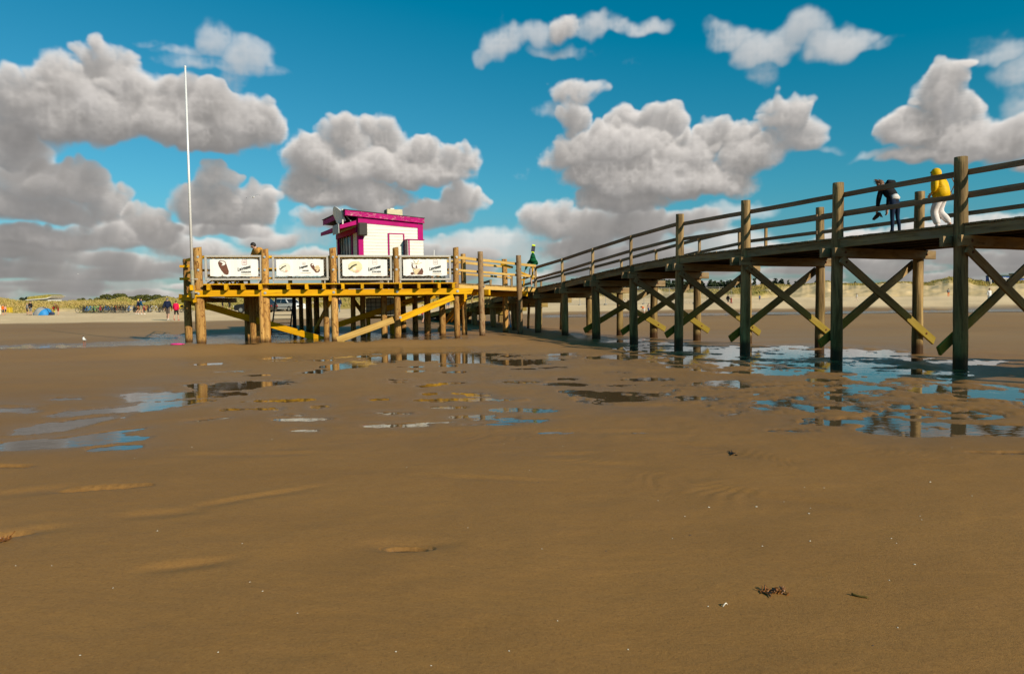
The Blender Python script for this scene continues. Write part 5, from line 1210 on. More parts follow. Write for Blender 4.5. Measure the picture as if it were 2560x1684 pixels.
# long low rack rails behind the bikes
a,b=hit(170,778.6),hit(440,777.6); r=thing('bicycle_rack','long low timber rail behind the row of parked bicycles','rack',a)
beam('rail',a+Vector((0,.6,.75)),b+Vector((0,.6,.75)),.09,.11,M_OLD,r)
for i in range(19):
    q=a.lerp(b,i/18)+Vector((0,.6,0)); beam('post',q-Vector((0,0,.2)),q+Vector((0,0,.72)),.09,.09,M_OLD,r)
p=hit(456,779.5); M=T(p,rz=R(70)); r=thing('cargo_trike','yellow and black cargo tricycle parked right of the pink jacket','tricycle',M=M)
mb=MB(); mb.bbox((0,.5,.75),(.9,.9,.55),.05); mb.build('box',plain('trike yellow',(.72,.48,.02),.5),r,M)
mb=MB(); mb.box((.0,.5,.78),(.6,.905,.30)); mb.build('panel',M_BLACK,r,M)
for x,y in((-.42,.5),(.42,.5),(0,-.7)):
    mb=MB(); mb.ring((x,y,.33),(1,0,0),.30,.035,14,4); mb.build('wheel',M_TYRE,r,M)
mb=MB(); mb.tube((0,.1,.5),(0,-.7,.35),.03,n=5); mb.tube((0,-.4,.4),(0,-.5,.95),.03,n=5); mb.box((0,-.5,.98),(.2,.28,.08)); mb.build('frame',M_BLACK,r,M)
# ---------------------------------------------------------------- cars
def car(name,label,M,paint,prof,Wd,glass,wheels,wr,light=True):
    r=thing(name,label,'car',M=M,group=None)
    body,roof=prof; mb=MB(); sec=[]
    # lofted sections: lower body and narrower greenhouse
    mb.prism(body,'y',-Wd/2,Wd/2)
    bm=bmesh.new(); me0=mb.mesh('b'); bm.from_mesh(me0); bmesh.ops.bevel(bm,geom=[e for e in bm.edges if len(e.link_faces)==2 and e.calc_face_angle(0)>.5],offset=.05,segments=2,affect='EDGES'); bm.to_mesh(me0); bm.free(); me0.materials.append(paint)
    link(bpy.data.objects.new('body',me0),r,M)
    vs=[];n=len(roof); zmin=min(p[1] for p in roof); zmax=max(p[1] for p in roof)
    for s in(-1,1):
        for (x,z) in roof: vs.append((x,s*(Wd/2-.03-.16*(z-zmin)/(zmax-zmin)),z))
    mb=MB(); mb.add(vs,[(i,(i+1)%n,n+(i+1)%n,n+i) for i in range(n)]+[tuple(range(n-1,-1,-1)),tuple(range(n,2*n))]); mb.build('cabin',paint,r,M)
    # side windows and screens, 4 mm proud
    for s in(-1,1):
        for g_ in glass:
            mb=MB(); q=[(x,s*(Wd/2-.03-.16*(z-zmin)/(zmax-zmin)+.006),z) for x,z in g_]; mb.add(q,[tuple(range(len(q)))]); mb.build('window',M_GLASS,r,M)
    for (a,b) in((0,1),(n-2,n-1)):
        (xa,za),(xb,zb)=roof[a],roof[b]; d=Vector((xb-xa,0,zb-za)); nn=Vector((-(zb-za),0,xb-xa)).normalized()*.006
        if nn.x*(xa)<0: nn=-nn
        q=[]
        for t,sg_ in((.12,-1),(.12,1),(.88,1),(.88,-1)):
            x=xa+d.x*t; z=za+d.z*t; q.append((x+nn.x,sg_*(Wd/2-.12-.16*(z-zmin)/(zmax-zmin)),z+nn.z))
        mb=MB(); mb.add(q,[(0,1,2,3)]); mb.build('windscreen',M_GLASS,r,M)
    for x in wheels:
        for s in(-1,1):
            mb=MB(); mb.tube((x,s*(Wd/2-.20),wr),(x,s*(Wd/2+.012),wr),wr,n=20); w=mb.build('wheel',M_TYRE,r,M)
            mb=MB(); mb.tube((x,s*(Wd/2+.0),wr),(x,s*(Wd/2+.022),wr),wr*.62,n=14)
            mb.build('rim',M_CHROME if s else M_CHROME,w,M)
    x0=min(p[0] for p in body); x1=max(p[0] for p in body)
    for x,mt,nm in((x0-.012,plain('tail lamp',(.35,.01,.01),.3),'tail_light'),(x1+.012,plain('head lamp',(.75,.75,.72),.15),'headlight')):
        for s in(-1,1):
            mb=MB(); mb.bbox((x,s*(Wd/2-.22),.80),(.05,.32,.14),.015); mb.build(nm,mt,r,M)
    mb=MB(); mb.bbox((x1+.01,0,.68),(.06,.9,.20),.02); mb.build('grille',M_BLACK,r,M)
    mb=MB(); mb.box((x1+.035,0,.42),(.03,.5,.11)); mb.build('number_plate',plain('plate',(.7,.7,.66),.5),r,M)
    return r
SUVB=[(-2.25,.30),(2.28,.30),(2.34,.62),(2.22,.95),(1.30,1.08),(-2.25,1.06),(-2.33,.7)]; SUVR=[(1.25,1.04),(.45,1.62),(-1.6,1.68),(-2.15,1.08)]
SUVG=[[(1.0,1.10),(.45,1.52),(-.35,1.56),(-.35,1.12)],[(-.43,1.12),(-.43,1.56),(-1.45,1.58),(-1.85,1.14)]]
blackp=plain('black car paint',(.010,.011,.013),.18,0,.05,3,.6); whitep_=plain('white car paint',(.72,.71,.68),.22,0,.03,3,.6); silvp=plain('silver car paint',(.42,.43,.44),.25,.5,.05,3)
p=hit(640,781.5); car('parked_car','black sport utility car parked behind the platform, partly hidden by dark piles',T(p+Vector((0,0,0)),rz=R(172)),blackp,(SUVB,SUVR),1.9,SUVG,(1.42,-1.38),.37)
p=hit(722,778.5); car('parked_car','white car parked beyond the platform, right of the metal stair',T(p,rz=R(-38)),whitep_,(SUVB,SUVR),1.9,SUVG,(1.42,-1.38),.36)
p=hit(690,778); car('parked_car','silver car parked behind the treads of the metal stair',T(p+Vector((0,2.5,0)),rz=R(-95)),silvp,(SUVB,SUVR),1.85,SUVG,(1.42,-1.38),.36)
# ---------------------------------------------------------------- beach tent
p=hit(108,787.5); sc=p.y/F; Mx=T(p,rz=R(-8)); r=thing('beach_tent','grey and blue dome shaped beach tent on the sand','tent',M=Mx)
wd=41*sc; ht=20*sc
def dome(a0,a1,name,mat):
    mb=MB(); n=12; k=10; vs=[]
    for i in range(n+1):
        a=a0+(a1-a0)*i/n
        for j in range(k+1):
            t=math.pi*j/k; y=-math.cos(t)*wd*.42; rr=math.sin(t)**.55
            x=-math.cos(a)*wd/2*rr; z=math.sin(a)*ht*rr*(1+.03*math.sin(6*a)); vs.append((x,y,max(z,0)))
    mb.add(vs,[(i*(k+1)+j,(i+1)*(k+1)+j,(i+1)*(k+1)+j+1,i*(k+1)+j+1) for i in range(n) for j in range(k)])
    return mb.build(name,mat,r,Mx,True)
dome(0,R(126),'grey_shell',plain('tent grey',(.33,.32,.30),.6)); dome(R(127),R(180),'blue_shell',plain('tent blue',(.02,.22,.52),.6))
mb=MB(); pts=[(-math.cos(a)*wd*.505,-.02-wd*.1,math.sin(a)*ht*1.02) for a in np.linspace(R(100),R(176),9)]; mb.path(pts,.03,5); mb.build('pole',plain('tent navy',(.02,.03,.12),.6),r,Mx)
for px,lab,col,sz in((88,'blue and white beach bag left of the tent',(.20,.26,.40),.4),(130,'dark beach bag right of the tent',(.03,.04,.09),.45)):
    p=hit(px,787.5); r=thing('beach_bag',lab,'bag',p); mb=MB(); mb.bbox((p.x,p.y,p.z+sz*.4),(sz*1.3,sz*.7,sz*.8),.08); mb.build('body',plain(lab[:12],col,.7),r,None,True); mb=MB(); mb.ring((p.x,p.y,p.z+sz*.85),(0,1,0),sz*.25,.025,12,4); mb.build('handle',M_BLACK,r)
p=hit(21,783); r=thing('yellow_bin','square yellow bin standing on the dry sand at the far left','bin',p)
mb=MB(); mb.bbox((p.x,p.y,p.z+.42),(.85,.7,.84),.04); mb.build('body',plain('bin yellow',(.62,.40,.02),.5),r); mb=MB(); mb.bbox((p.x,p.y,p.z+.86),(.9,.75,.06),.02); mb.build('lid',plain('bin lid',(.50,.31,.02),.5),r)
# ---------------------------------------------------------------- grass roofed house
Yh=178; c=P(103,753,Yh); s=Yh/F; Mx=T((c.x,c.y,c.z),rz=R(6)); r=thing('grass_roofed_house','low white house with a sloping grass roof behind the left dune','house',M=Mx)
w=60*s
mb=MB(); mb.box((0,2.5,-.4),(w*.80,5,1.5)); mb.build('wall',plain('house white',(.70,.67,.60),.7),r,Mx)
mb=MB(); mb.prism([(-w*.53,.30),(w*.30,.62),(w*.52,1.25),(w*.52,1.30),(w*.28,.76),(-w*.53,.40)],'y',-.9,5.6); rf=mb.build('roof',plain('white fascia',(.72,.70,.66),.6),r,Mx)
mb=MB(); mb.prism([(-w*.52,.39),(w*.28,.75),(w*.50,1.31),(w*.36,1.66),(-w*.46,1.16)],'y',-.6,5.3); mb.build('turf',plain('turf',(.30,.24,.05),.9,0,.4,2),rf,Mx)
for x in(-.2,.02,.2):
    mb=MB(); mb.box((x*w,-.012,-.12),(w*.13,.03,.55)); mb.build('window',M_GLASS,r,Mx)
p=P(403,748,174); r=thing('red_roofed_shed','low red tiled roof half buried in the dune behind the walkers','shed',p)
mb=MB(); Mx=T(p,rz=R(10)); mb.prism([(-1.2,0),(.0,1.0),(1.2,0)],'x',-1.1,1.1); 
M2_=Matrix.Translation(p)@Matrix.Rotation(R(80),4,'Z')
mb=MB(); mb.prism([(-1.0,-.35),(0,.45),(1.0,-.35)],'y',-.8,.8); mb.build('roof',plain('red tiles',(.42,.085,.02),.8),r,Mx); mb=MB(); mb.box((0,0,-.9),(1.7,1.4,1.09)); mb.build('wall',plain('house white',(.70,.67,.60),.7),r,Mx)
# ---------------------------------------------------------------- huts on the right
Yb=150; s=Yb/F
def hut(px0,px1,yt,yb,lab,col,roofc,Y=Yb,win=2,cat='hut'):
    a=P(px0,yb,Y); b=P(px1,yb,Y); t=P(px0,yt,Y); W=(b-a).length; h=t.z-a.z; Mx=T((a+b)/2); r=thing('hut',lab,cat,M=Mx)
    mb=MB(); mb.box((0,1.2,h*.40-.6),(W,2.4,h*.80+1.2)); mb.build('wall',plain('hut %s'%lab[:14],col,.6),r,Mx)
    mb=MB(); mb.prism([(-W*.53,h*.80),(W*.53,h*.80),(W*.48,h*.98),(-W*.44,h)],'y',-.15,2.55); mb.build('roof',plain('hut roof %s'%lab[:14],roofc,.7),r,Mx)
    for i in range(win):
        x=(-.5+(i+.5)/win)*W*.8; f=MB(); f.box((x,-.012,h*.48),(W*.17,.03,h*.30)); fo=f.build('window',plain('frame white',(.7,.7,.68),.5),r,Mx); f=MB(); f.box((x,-.03,h*.48),(W*.13,.012,h*.22)); f.build('pane',M_GLASS,fo,Mx)
    return r
hut(2483,2523,687,704,'bright blue hut with dark green roof, leftmost of the huts on the right dune',(.02,.09,.36),(.03,.07,.06),153)
hut(2504,2547,694,711,'pale grey cabin in front of the blue hut',(.40,.38,.35),(.50,.47,.42),149)
hut(2549,2590,691,712,'darker blue hut cut by the right edge of the view',(.02,.07,.30),(.30,.25,.16),151)
hut(2541,2570,682,692,'small tan roof top standing above the darker blue hut',(.40,.24,.12),(.46,.33,.18),156,1)
a=P(2512,708.5,148); b=P(2552,709,148); Mx=T((a+b)/2); r=thing('plank_wall','brown plank wall under the pale grey cabin','wall',M=Mx); L=(b-a).length
mb=MB()
for i in range(12): mb.box((-L/2+(i+.5)*L/12,random.uniform(-.02,.02),-.6),(L/12-.02,.06,1.35+random.uniform(-.06,.06)))
mb.build('boards',plain('brown planks',(.16,.09,.05),.8),r,Mx); mb=MB(); mb.box((0,-.06,-.2),(L,.06,.12)); mb.build('cross_rail',M_OLD,r,Mx)
a=P(2477,702,146); b=P(2466,663,146); r=thing('leaning_mast','thin pale mast leaning left beside the blue hut','mast',a); mb=MB(); mb.tube(a-Vector((0,0,.6)),b,.09,.05,6); mb.build('pole',M_POLE,r); mb=MB(); mb.tube(a-Vector((0,0,.6)),a+Vector((0,0,.3)),.16,.14,8); mb.build('foot',M_STEEL,r)
# ---------------------------------------------------------------- wire fence panels
M_WIRE=plain('fence wire',(.30,.28,.24),.5,.4)
fa=hit(1418,763.5); fz=hit(1830,757.5); nF=13; d=(fz-fa)/nF
for i in range(nF):
    a=fa+d*i; b=fa+d*(i+.97); L=(b-a).length; g0=float(base(a.x,a.y)); Mx=T((a.x,a.y,g0),rz=math.atan2(b.y-a.y,b.x-a.x))
    if i==0:
        r=thing('fence_panel','wire mesh fence panel at the left end of the row below the dunes','fence',M=Mx,group='wire mesh fence panels below the dunes'); first=r
        mb=MB()
        for x in(0,L): mb.tube((x,0,0),(x,0,2.1),.022,n=5)
        mb.tube((0,0,2.05),(L,0,2.05),.02,n=5); mb.tube((0,0,.15),(L,0,.15),.02,n=5); mb.build('frame',M_WIRE,r,Mx)
        mb=MB(); 
        for k in range(16): mb.tube((L*k/16,0,.15),(L*k/16,0,2.05),.008,n=3,cap=False)
        for k in range(6): mb.tube((0,0,.35+k*.3),(L,0,.35+k*.3),.008,n=3,cap=False)
        mb.build('mesh',M_WIRE,r,Mx)
        for x in(0,L):
            mb=MB(); mb.bbox((x,0,.06),(.25,.6,.13),.03); mb.build('foot',plain('concrete foot',(.30,.28,.25),.9),r,Mx)
    else:
        copy_tree(first,Mx,'wire mesh fence panel in the long row below the dunes' if i<nF-1 else 'wire mesh fence panel at the right end of the row below the dunes')
# ---------------------------------------------------------------- gulls
def gull(label,Mx,span,pose):
    r=thing('gull',label,'gull',M=Mx); gw_=plain('gull white',(.80,.78,.74),.6); gg=plain('gull grey',(.30,.31,.33),.6); gb=plain('gull black',(.02,.018,.018),.6)
    J={'tail':((0,-.20,.0),(.03,.012)),'rump':((0,-.10,.005),.05),'body':((0,.0,0),.068),'breast':((0,.09,.01),.06),'neck':((0,.15,.05),.036),'head':((0,.19,.085),.036),'bill':((0,.245,.075),.010)}
    if pose=='stand': J.update({'tail':((0,-.22,.02),(.03,.012)),'rump':((0,-.12,.03),.05),'breast':((0,.06,.06),.062),'neck':((0,.085,.13),.036),'head':((0,.095,.18),.038),'bill':((0,.155,.172),.009)})
    E=[('tail','rump'),('rump','body'),('body','breast'),('breast','neck'),('neck','head'),('head','bill')]
    if pose=='fly':
        for s,q in((-1,'l'),(1,'r')): 
            J.update({'w1'+q:((s*.10,.05,.04),(.05,.014)),'w2'+q:((s*.28,.09,.15),(.05,.012)),'w3'+q:((s*.46,.0,.10),(.035,.008)),'w4'+q:((s*.60,-.10,.01),(.012,.005))}); E+=[('body','w1'+q),('w1'+q,'w2'+q),('w2'+q,'w3'+q),('w3'+q,'w4'+q)]
    k=span; J={a:(tuple(Vector(c)*k),tuple(x*k for x in v) if isinstance(v,tuple) else v*k) for a,(c,v) in J.items()}
    me=skinned(J,E,'body'); 
    for m_ in(gw_,gg,gb): me.materials.append(m_)
    for p_ in me.polygons:
        c=p_.center/k
        p_.material_index=2 if (pose=='fly' and abs(c.x)>.50) or (pose=='stand' and c.z>.155) else 1 if (pose=='fly' and abs(c.x)>.14) or (pose=='stand' and c.y<-.05 and c.z>.02) else 0
    link(bpy.data.objects.new('body',me),r,Mx)
    mb=MB(); mb.tube(Vector(J['bill'][0])-Vector((0,.01*k,0)),Vector(J['bill'][0])+Vector((0,.03*k,-.006*k)),.009*k,.003*k,6); mb.build('bill',plain('gull bill',(.45,.10,.02),.5),r,Mx)
    if pose=='stand':
        for s in(-1,1):
            mb=MB(); mb.tube((s*.03*k,-.0,-.05*k),(s*.03*k,0,-.19*k),.008*k,n=5); mb.box((s*.03*k,.02*k,-.188*k),(.04*k,.06*k,.008)); mb.build('leg',plain('gull leg',(.40,.09,.03),.6),r,Mx)
p=hit(211,861.5); k=.95; gull('white gull with a dark head standing at the edge of the shallow channel',T(p+Vector((0,0,.19*k)),rz=R(192)),k,'stand')
gull('gull with raised wings gliding in front of the cloud left of the kiosk',T(P(633,493,56.0),rz=R(25))@Matrix.Rotation(R(-14),4,'Y'),.92,'fly')
gull('tiny distant gull flying low over the dunes on the left',T(P(195,685,160),rz=R(60)),.9,'fly')
# pink float drifting in the channel
p=hit(442,862); r=thing('pink_float','small flat pink float lying in the shallow channel','float',p); mb=MB(); mb.ball((p.x,p.y,p.z+.03),(.27,.12,.045),n=14,m=8); mb.build('body',plain('pink foam',(.72,.03,.22),.6),r,None,True); mb=MB(); mb.ring((p.x+.26,p.y,p.z+.035),(0,0,1),.05,.012,10,4); mb.build('handle',plain('pink foam',(.72,.03,.22),.6),r)
# ---------------------------------------------------------------- shells, stones and weed on the sand
def gh(x,y):
    a=np.array([x]);b_=np.array([y]); z=base(a,b_); return float((z+ground_detail(a,b_,z)[0])[0])
M_SHELL=plain('bleached shell',(.80,.72,.58),.6,0,.2,60); M_SHELL2=plain('dark shell',(.06,.05,.05),.5,0,.3,60)
def shell_mesh(mat,nm):
    mb=MB(); n=9; vs=[(0,-.5,.02)]
    for i in range(n):
        a=math.pi*(i/(n-1)); vs.append((math.cos(a)*.62,-.35+math.sin(a)*.9,.03+.02*(i%2)))
    for i in range(n):
        a=math.pi*(i/(n-1)); vs.append((math.cos(a)*.36,-.25+math.sin(a)*.45,.28+.03*(i%2)))
    fs=[]
    for i in range(n-1): fs+=[(1+i,2+i,2+i+n,1+i+n),(0,1+i+n,2+i+n)]
    fs+=[(0,1,1+n),(0,n+n,n)]
    mb.add(vs,fs); return mb.mesh(nm,mat,True)
SM=[shell_mesh(M_SHELL,'shell'),shell_mesh(M_SHELL2,'shell')]
SH=[(394,1339,5,0),(283,1484,3,0),(201,1656,4,0),(546,1651,5,0),(480,1118,3,0),(680,1099,3,0),(337,1147,2.5,0),(606,1371,2,0),(657,1494,2.5,0),(744,1549,2,0),(1017,1173,3,0),(1324,1183,2,0),(1772,1278,6,0),(1891,1276,6,0),(2026,1279,3,0),(2022,1294,6,0),(1712,1301,4,0),(1725,1349,6,1),(1681,1358,4,0),(1515,1389,5,1),(2025,1368,6,0),(2228,1361,4,0),(2241,1374,3,0),(2286,1429,6,0),(2325,1213,5,0),(2011,1226,3,0),(2060,1227,3,0),(1346,1213,4,1),(1355,1387,4,0),(2223,1468,3,0),(2244,1588,4,0),(1394,1568,4,0),(1770,1530,3,0),(1570,1638,3,0),(2304,1310,3,0),(1906,1380,5,0),(1645,1259,3,0),(1407,1117,3,0),(1536,1129,2,0),(130,1430,3,0),(40,1430,2.5,0),(1273,1648,3,0),(1078,1683,3,0),(1170,1331,2.5,0),(990,1646,3,0),(2182,1634,4,1),(2232,1127,3,1),(1260,1110,2,0),(625,1470,2.5,0),(1960,1260,3,0),(2300,1300,2,0),(2430,1250,3,0),(2380,1120,2.5,0)]
rg=random.Random(6)
for i,(px,py,sz,dk) in enumerate(SH):
    p=hit(px,py); z=gh(p.x,p.y); s=max(.009,sz*p.y/F*.8); o=bpy.data.objects.new('shell',SM[dk]); M=T((p.x,p.y,z+.001),rz=rg.uniform(0,6))@Matrix.Diagonal((s,s*rg.uniform(.7,1),s*rg.uniform(.6,1),1)); link(o,None,M)
    big='larger' if sz>=5 else 'tiny'
    reg='on the left foreground sand' if px<850 else 'on the middle foreground sand' if px<1650 else 'on the right foreground sand'
    tag(o,('%s dark mussel shell lying %s'%(big,reg)) if dk else ('%s bleached shell fragment lying %s'%(big,reg)),'shell','shells scattered on the sand')
M_WEED=plain('brown seaweed',(.20,.072,.012),.35,0,.5,40); M_WEED2=plain('black weed',(.018,.012,.008),.4,0,.4,40)
def weed(name,label,px,py,wpx,hpx,mat,seed,n):
    p=hit(px,py); z=gh(p.x,p.y); s=p.y/F; rg=random.Random(seed); mb=MB(); W=wpx*s; D=hpx*s*4.2
    for i in range(n):
        x=rg.uniform(-.5,.5)*W; y=rg.uniform(-.5,.5)*D*.6-abs(x)/W*D*.5; q=Vector((p.x+x,p.y+y,z+.004)); a=rg.uniform(-.6,.6)
        pts=[q]
        for k in range(4): a+=rg.uniform(-.8,.8); q=q+Vector((math.cos(a)*.02*W/.25,math.sin(a)*.02,rg.uniform(-.004,.010))); q.z=max(q.z,z+.002); pts.append(q)
        mb.path(pts,rg.uniform(.003,.006),4)
    o=mb.build(name,mat); tag(o,label,'seaweed'); return o
weed('seaweed','rust brown clump of seaweed on the bare foreground sand',1925,1497,58,7,M_WEED,1,30)
weed('seaweed','small dark lump of weed in the ripples below the pier',1827,1135,14,9,M_WEED2,2,16)
weed('seaweed','rust brown strand of weed at the left edge of the view',12,1361,34,10,M_WEED,3,16)
weed('seaweed','thin black strand of weed beside the middle pool',1600,952,50,5,M_WEED2,4,12)
weed('seaweed','thin dark weed line right of the reflecting pool',1275,893,46,4,M_WEED2,5,14)
p=hit(2149,1510); o=log('driftwood_stick',Vector((p.x-.035,p.y+.03,gh(p.x,p.y)+.008)),Vector((p.x+.035,p.y-.03,gh(p.x,p.y)+.008)),.007,.005,M_DARKW,None,seed=3); tag(o,'short black stick lying right of the seaweed clump','stick')
p=hit(1812,1529); o=log('driftwood_stick',Vector((p.x-.016,p.y-.010,gh(p.x,p.y)+.002)),Vector((p.x+.022,p.y+.014,gh(p.x,p.y)+.003)),.0035,.003,M_SHELL,None,seed=4); tag(o,'short pale stick lying below the seaweed clump','stick')
# ================================================================ SKY
#CLOUD-BEGIN
CLOUDS=[ # x, y, rx, ry, strength, depth (0 near .. 1 far), in photo pixels
 (60,235,105,62,1,.35),(150,215,80,60,1,.35),(265,195,75,62,1,.4),(210,300,200,72,1.1,.4),(330,260,90,60,.9,.35),(420,300,170,78,1.1,.4),(560,310,120,72,1.1,.4),(645,330,62,62,.9,.4),(520,360,150,40,1,.4),(90,345,110,34,.6,.45),(20,330,70,50,.8,.4),
 (530,112,44,44,.75,.3),(620,150,60,48,.75,.3),(450,128,70,16,.5,.3),(370,102,34,12,.42,.3),(590,205,38,30,.6,.3),(500,165,110,24,.5,.3),(690,180,40,20,.35,.3),
 (30,392,70,50,1.1,.6),(100,455,90,50,1.1,.5),(190,465,80,54,1.1,.45),(275,510,62,46,1.05,.5),(20,520,100,40,1.0,.55),(150,535,110,26,.9,.55),(120,600,150,28,.95,.6),(310,585,120,40,1,.65),(365,555,46,46,1.25,.4),(395,590,50,34,1.15,.42),(420,610,60,40,1,.7),
 (528,468,48,44,1.15,.35),(480,520,58,52,1.1,.38),(560,535,90,44,1.1,.4),(645,525,58,52,1.1,.38),(560,575,130,26,.9,.55),
 (865,345,56,56,1.15,.5),(958,360,50,62,1.1,.55),(780,395,76,56,1.1,.5),(1040,395,80,50,1.05,.5),(1140,410,58,50,1.0,.5),(900,430,150,60,1.1,.5),(1040,440,130,44,1.05,.5),(770,470,68,50,1.05,.5),(880,495,150,34,1,.5),
 (1160,505,70,48,1,.6),(1080,535,110,34,.95,.6),(1000,560,120,30,.8,.65),(830,555,100,36,.85,.65),(760,600,80,34,.75,.7),(1230,600,120,36,.75,.75),(1150,620,120,30,.7,.8),(1310,440,30,16,.4,.4),
 (1255,112,58,52,.76,.25),(1215,150,40,28,.7,.25),(1330,100,55,32,.6,.25),(1420,78,60,36,.8,.25),(1500,75,60,34,.75,.25),(1570,82,110,20,.5,.25),(1640,70,60,14,.32,.25),(1420,130,90,16,.45,.25),
 (1830,100,70,38,.7,.25),(1910,130,80,44,.75,.25),(2000,78,56,44,.76,.25),(2090,110,80,40,.75,.25),(2180,110,60,16,.4,.25),(1920,190,34,34,.5,.25),(1580,168,40,16,.3,.25),
 (1440,240,58,40,.85,.4),(1395,285,50,28,.6,.4),(1440,305,44,48,1.05,.5),(1580,325,50,46,1.1,.5),(1650,320,56,50,1.1,.5),(1560,380,140,60,1.15,.45),(1690,390,110,54,1.1,.45),(1790,345,60,50,1.1,.5),(1850,350,70,50,1.05,.5),(1960,290,56,52,.95,.45),(2000,345,50,46,.85,.45),(1880,400,90,54,1.1,.45),(1440,400,90,60,1.1,.45),(1600,450,190,62,1.15,.45),(1760,460,140,50,1.1,.45),(1560,505,120,34,1,.45),(2060,375,50,12,.35,.45),
 (1380,560,80,50,.9,.65),(1480,575,100,48,1,.65),(1590,565,110,44,.95,.65),(1720,560,110,36,.8,.65),(1850,530,80,30,.6,.65),(1440,630,110,36,.85,.75),(1600,640,150,30,.75,.8),(1360,650,80,30,.7,.8),(1800,600,140,36,.7,.75),
 (2370,200,46,46,1.15,.45),(2345,262,58,56,1.15,.45),(2405,300,50,40,1.05,.45),(2290,330,90,56,1.1,.45),(2400,355,110,46,1.1,.45),(2520,360,110,46,1.05,.45),(2610,350,80,44,.9,.45),(2200,392,90,16,.5,.45),(2490,135,80,40,.55,.3),(2570,190,70,46,.5,.3),(2555,275,46,40,.5,.35),(2340,395,130,26,.9,.45),
 (1980,640,130,34,.85,.75),(2150,620,120,44,.9,.7),(2300,600,110,44,.85,.7),(2450,590,110,46,.9,.7),(2560,600,90,50,.9,.7),(2350,520,60,20,.35,.7),
 # outside the photograph
 (-200,300,160,90,1,.4),(-300,480,200,80,1,.5),(-150,620,200,40,.8,.7),(2800,420,160,80,1,.45),(2900,250,120,50,.7,.3),(2850,620,200,50,.9,.7),
]
PPD=14; AZ0,AZ1,EL0,EL1=-48.0,48.0,-2.0,36.0
def _up(a,n0,n1):
    # bilinear-smooth upsample of a small grid to n0 x n1
    def ax(a,n,axis):
        m=a.shape[axis]; t=np.linspace(0,m-1.001,n); i=t.astype(int); f=(t-i); f=f*f*(3-2*f)
        sh=[1]*a.ndim; sh[axis]=n; f=f.reshape(sh).astype(np.float32)
        return np.take(a,i,axis)*(1-f)+np.take(a,i+1,axis)*f
    return ax(ax(a,n0,0),n1,1)
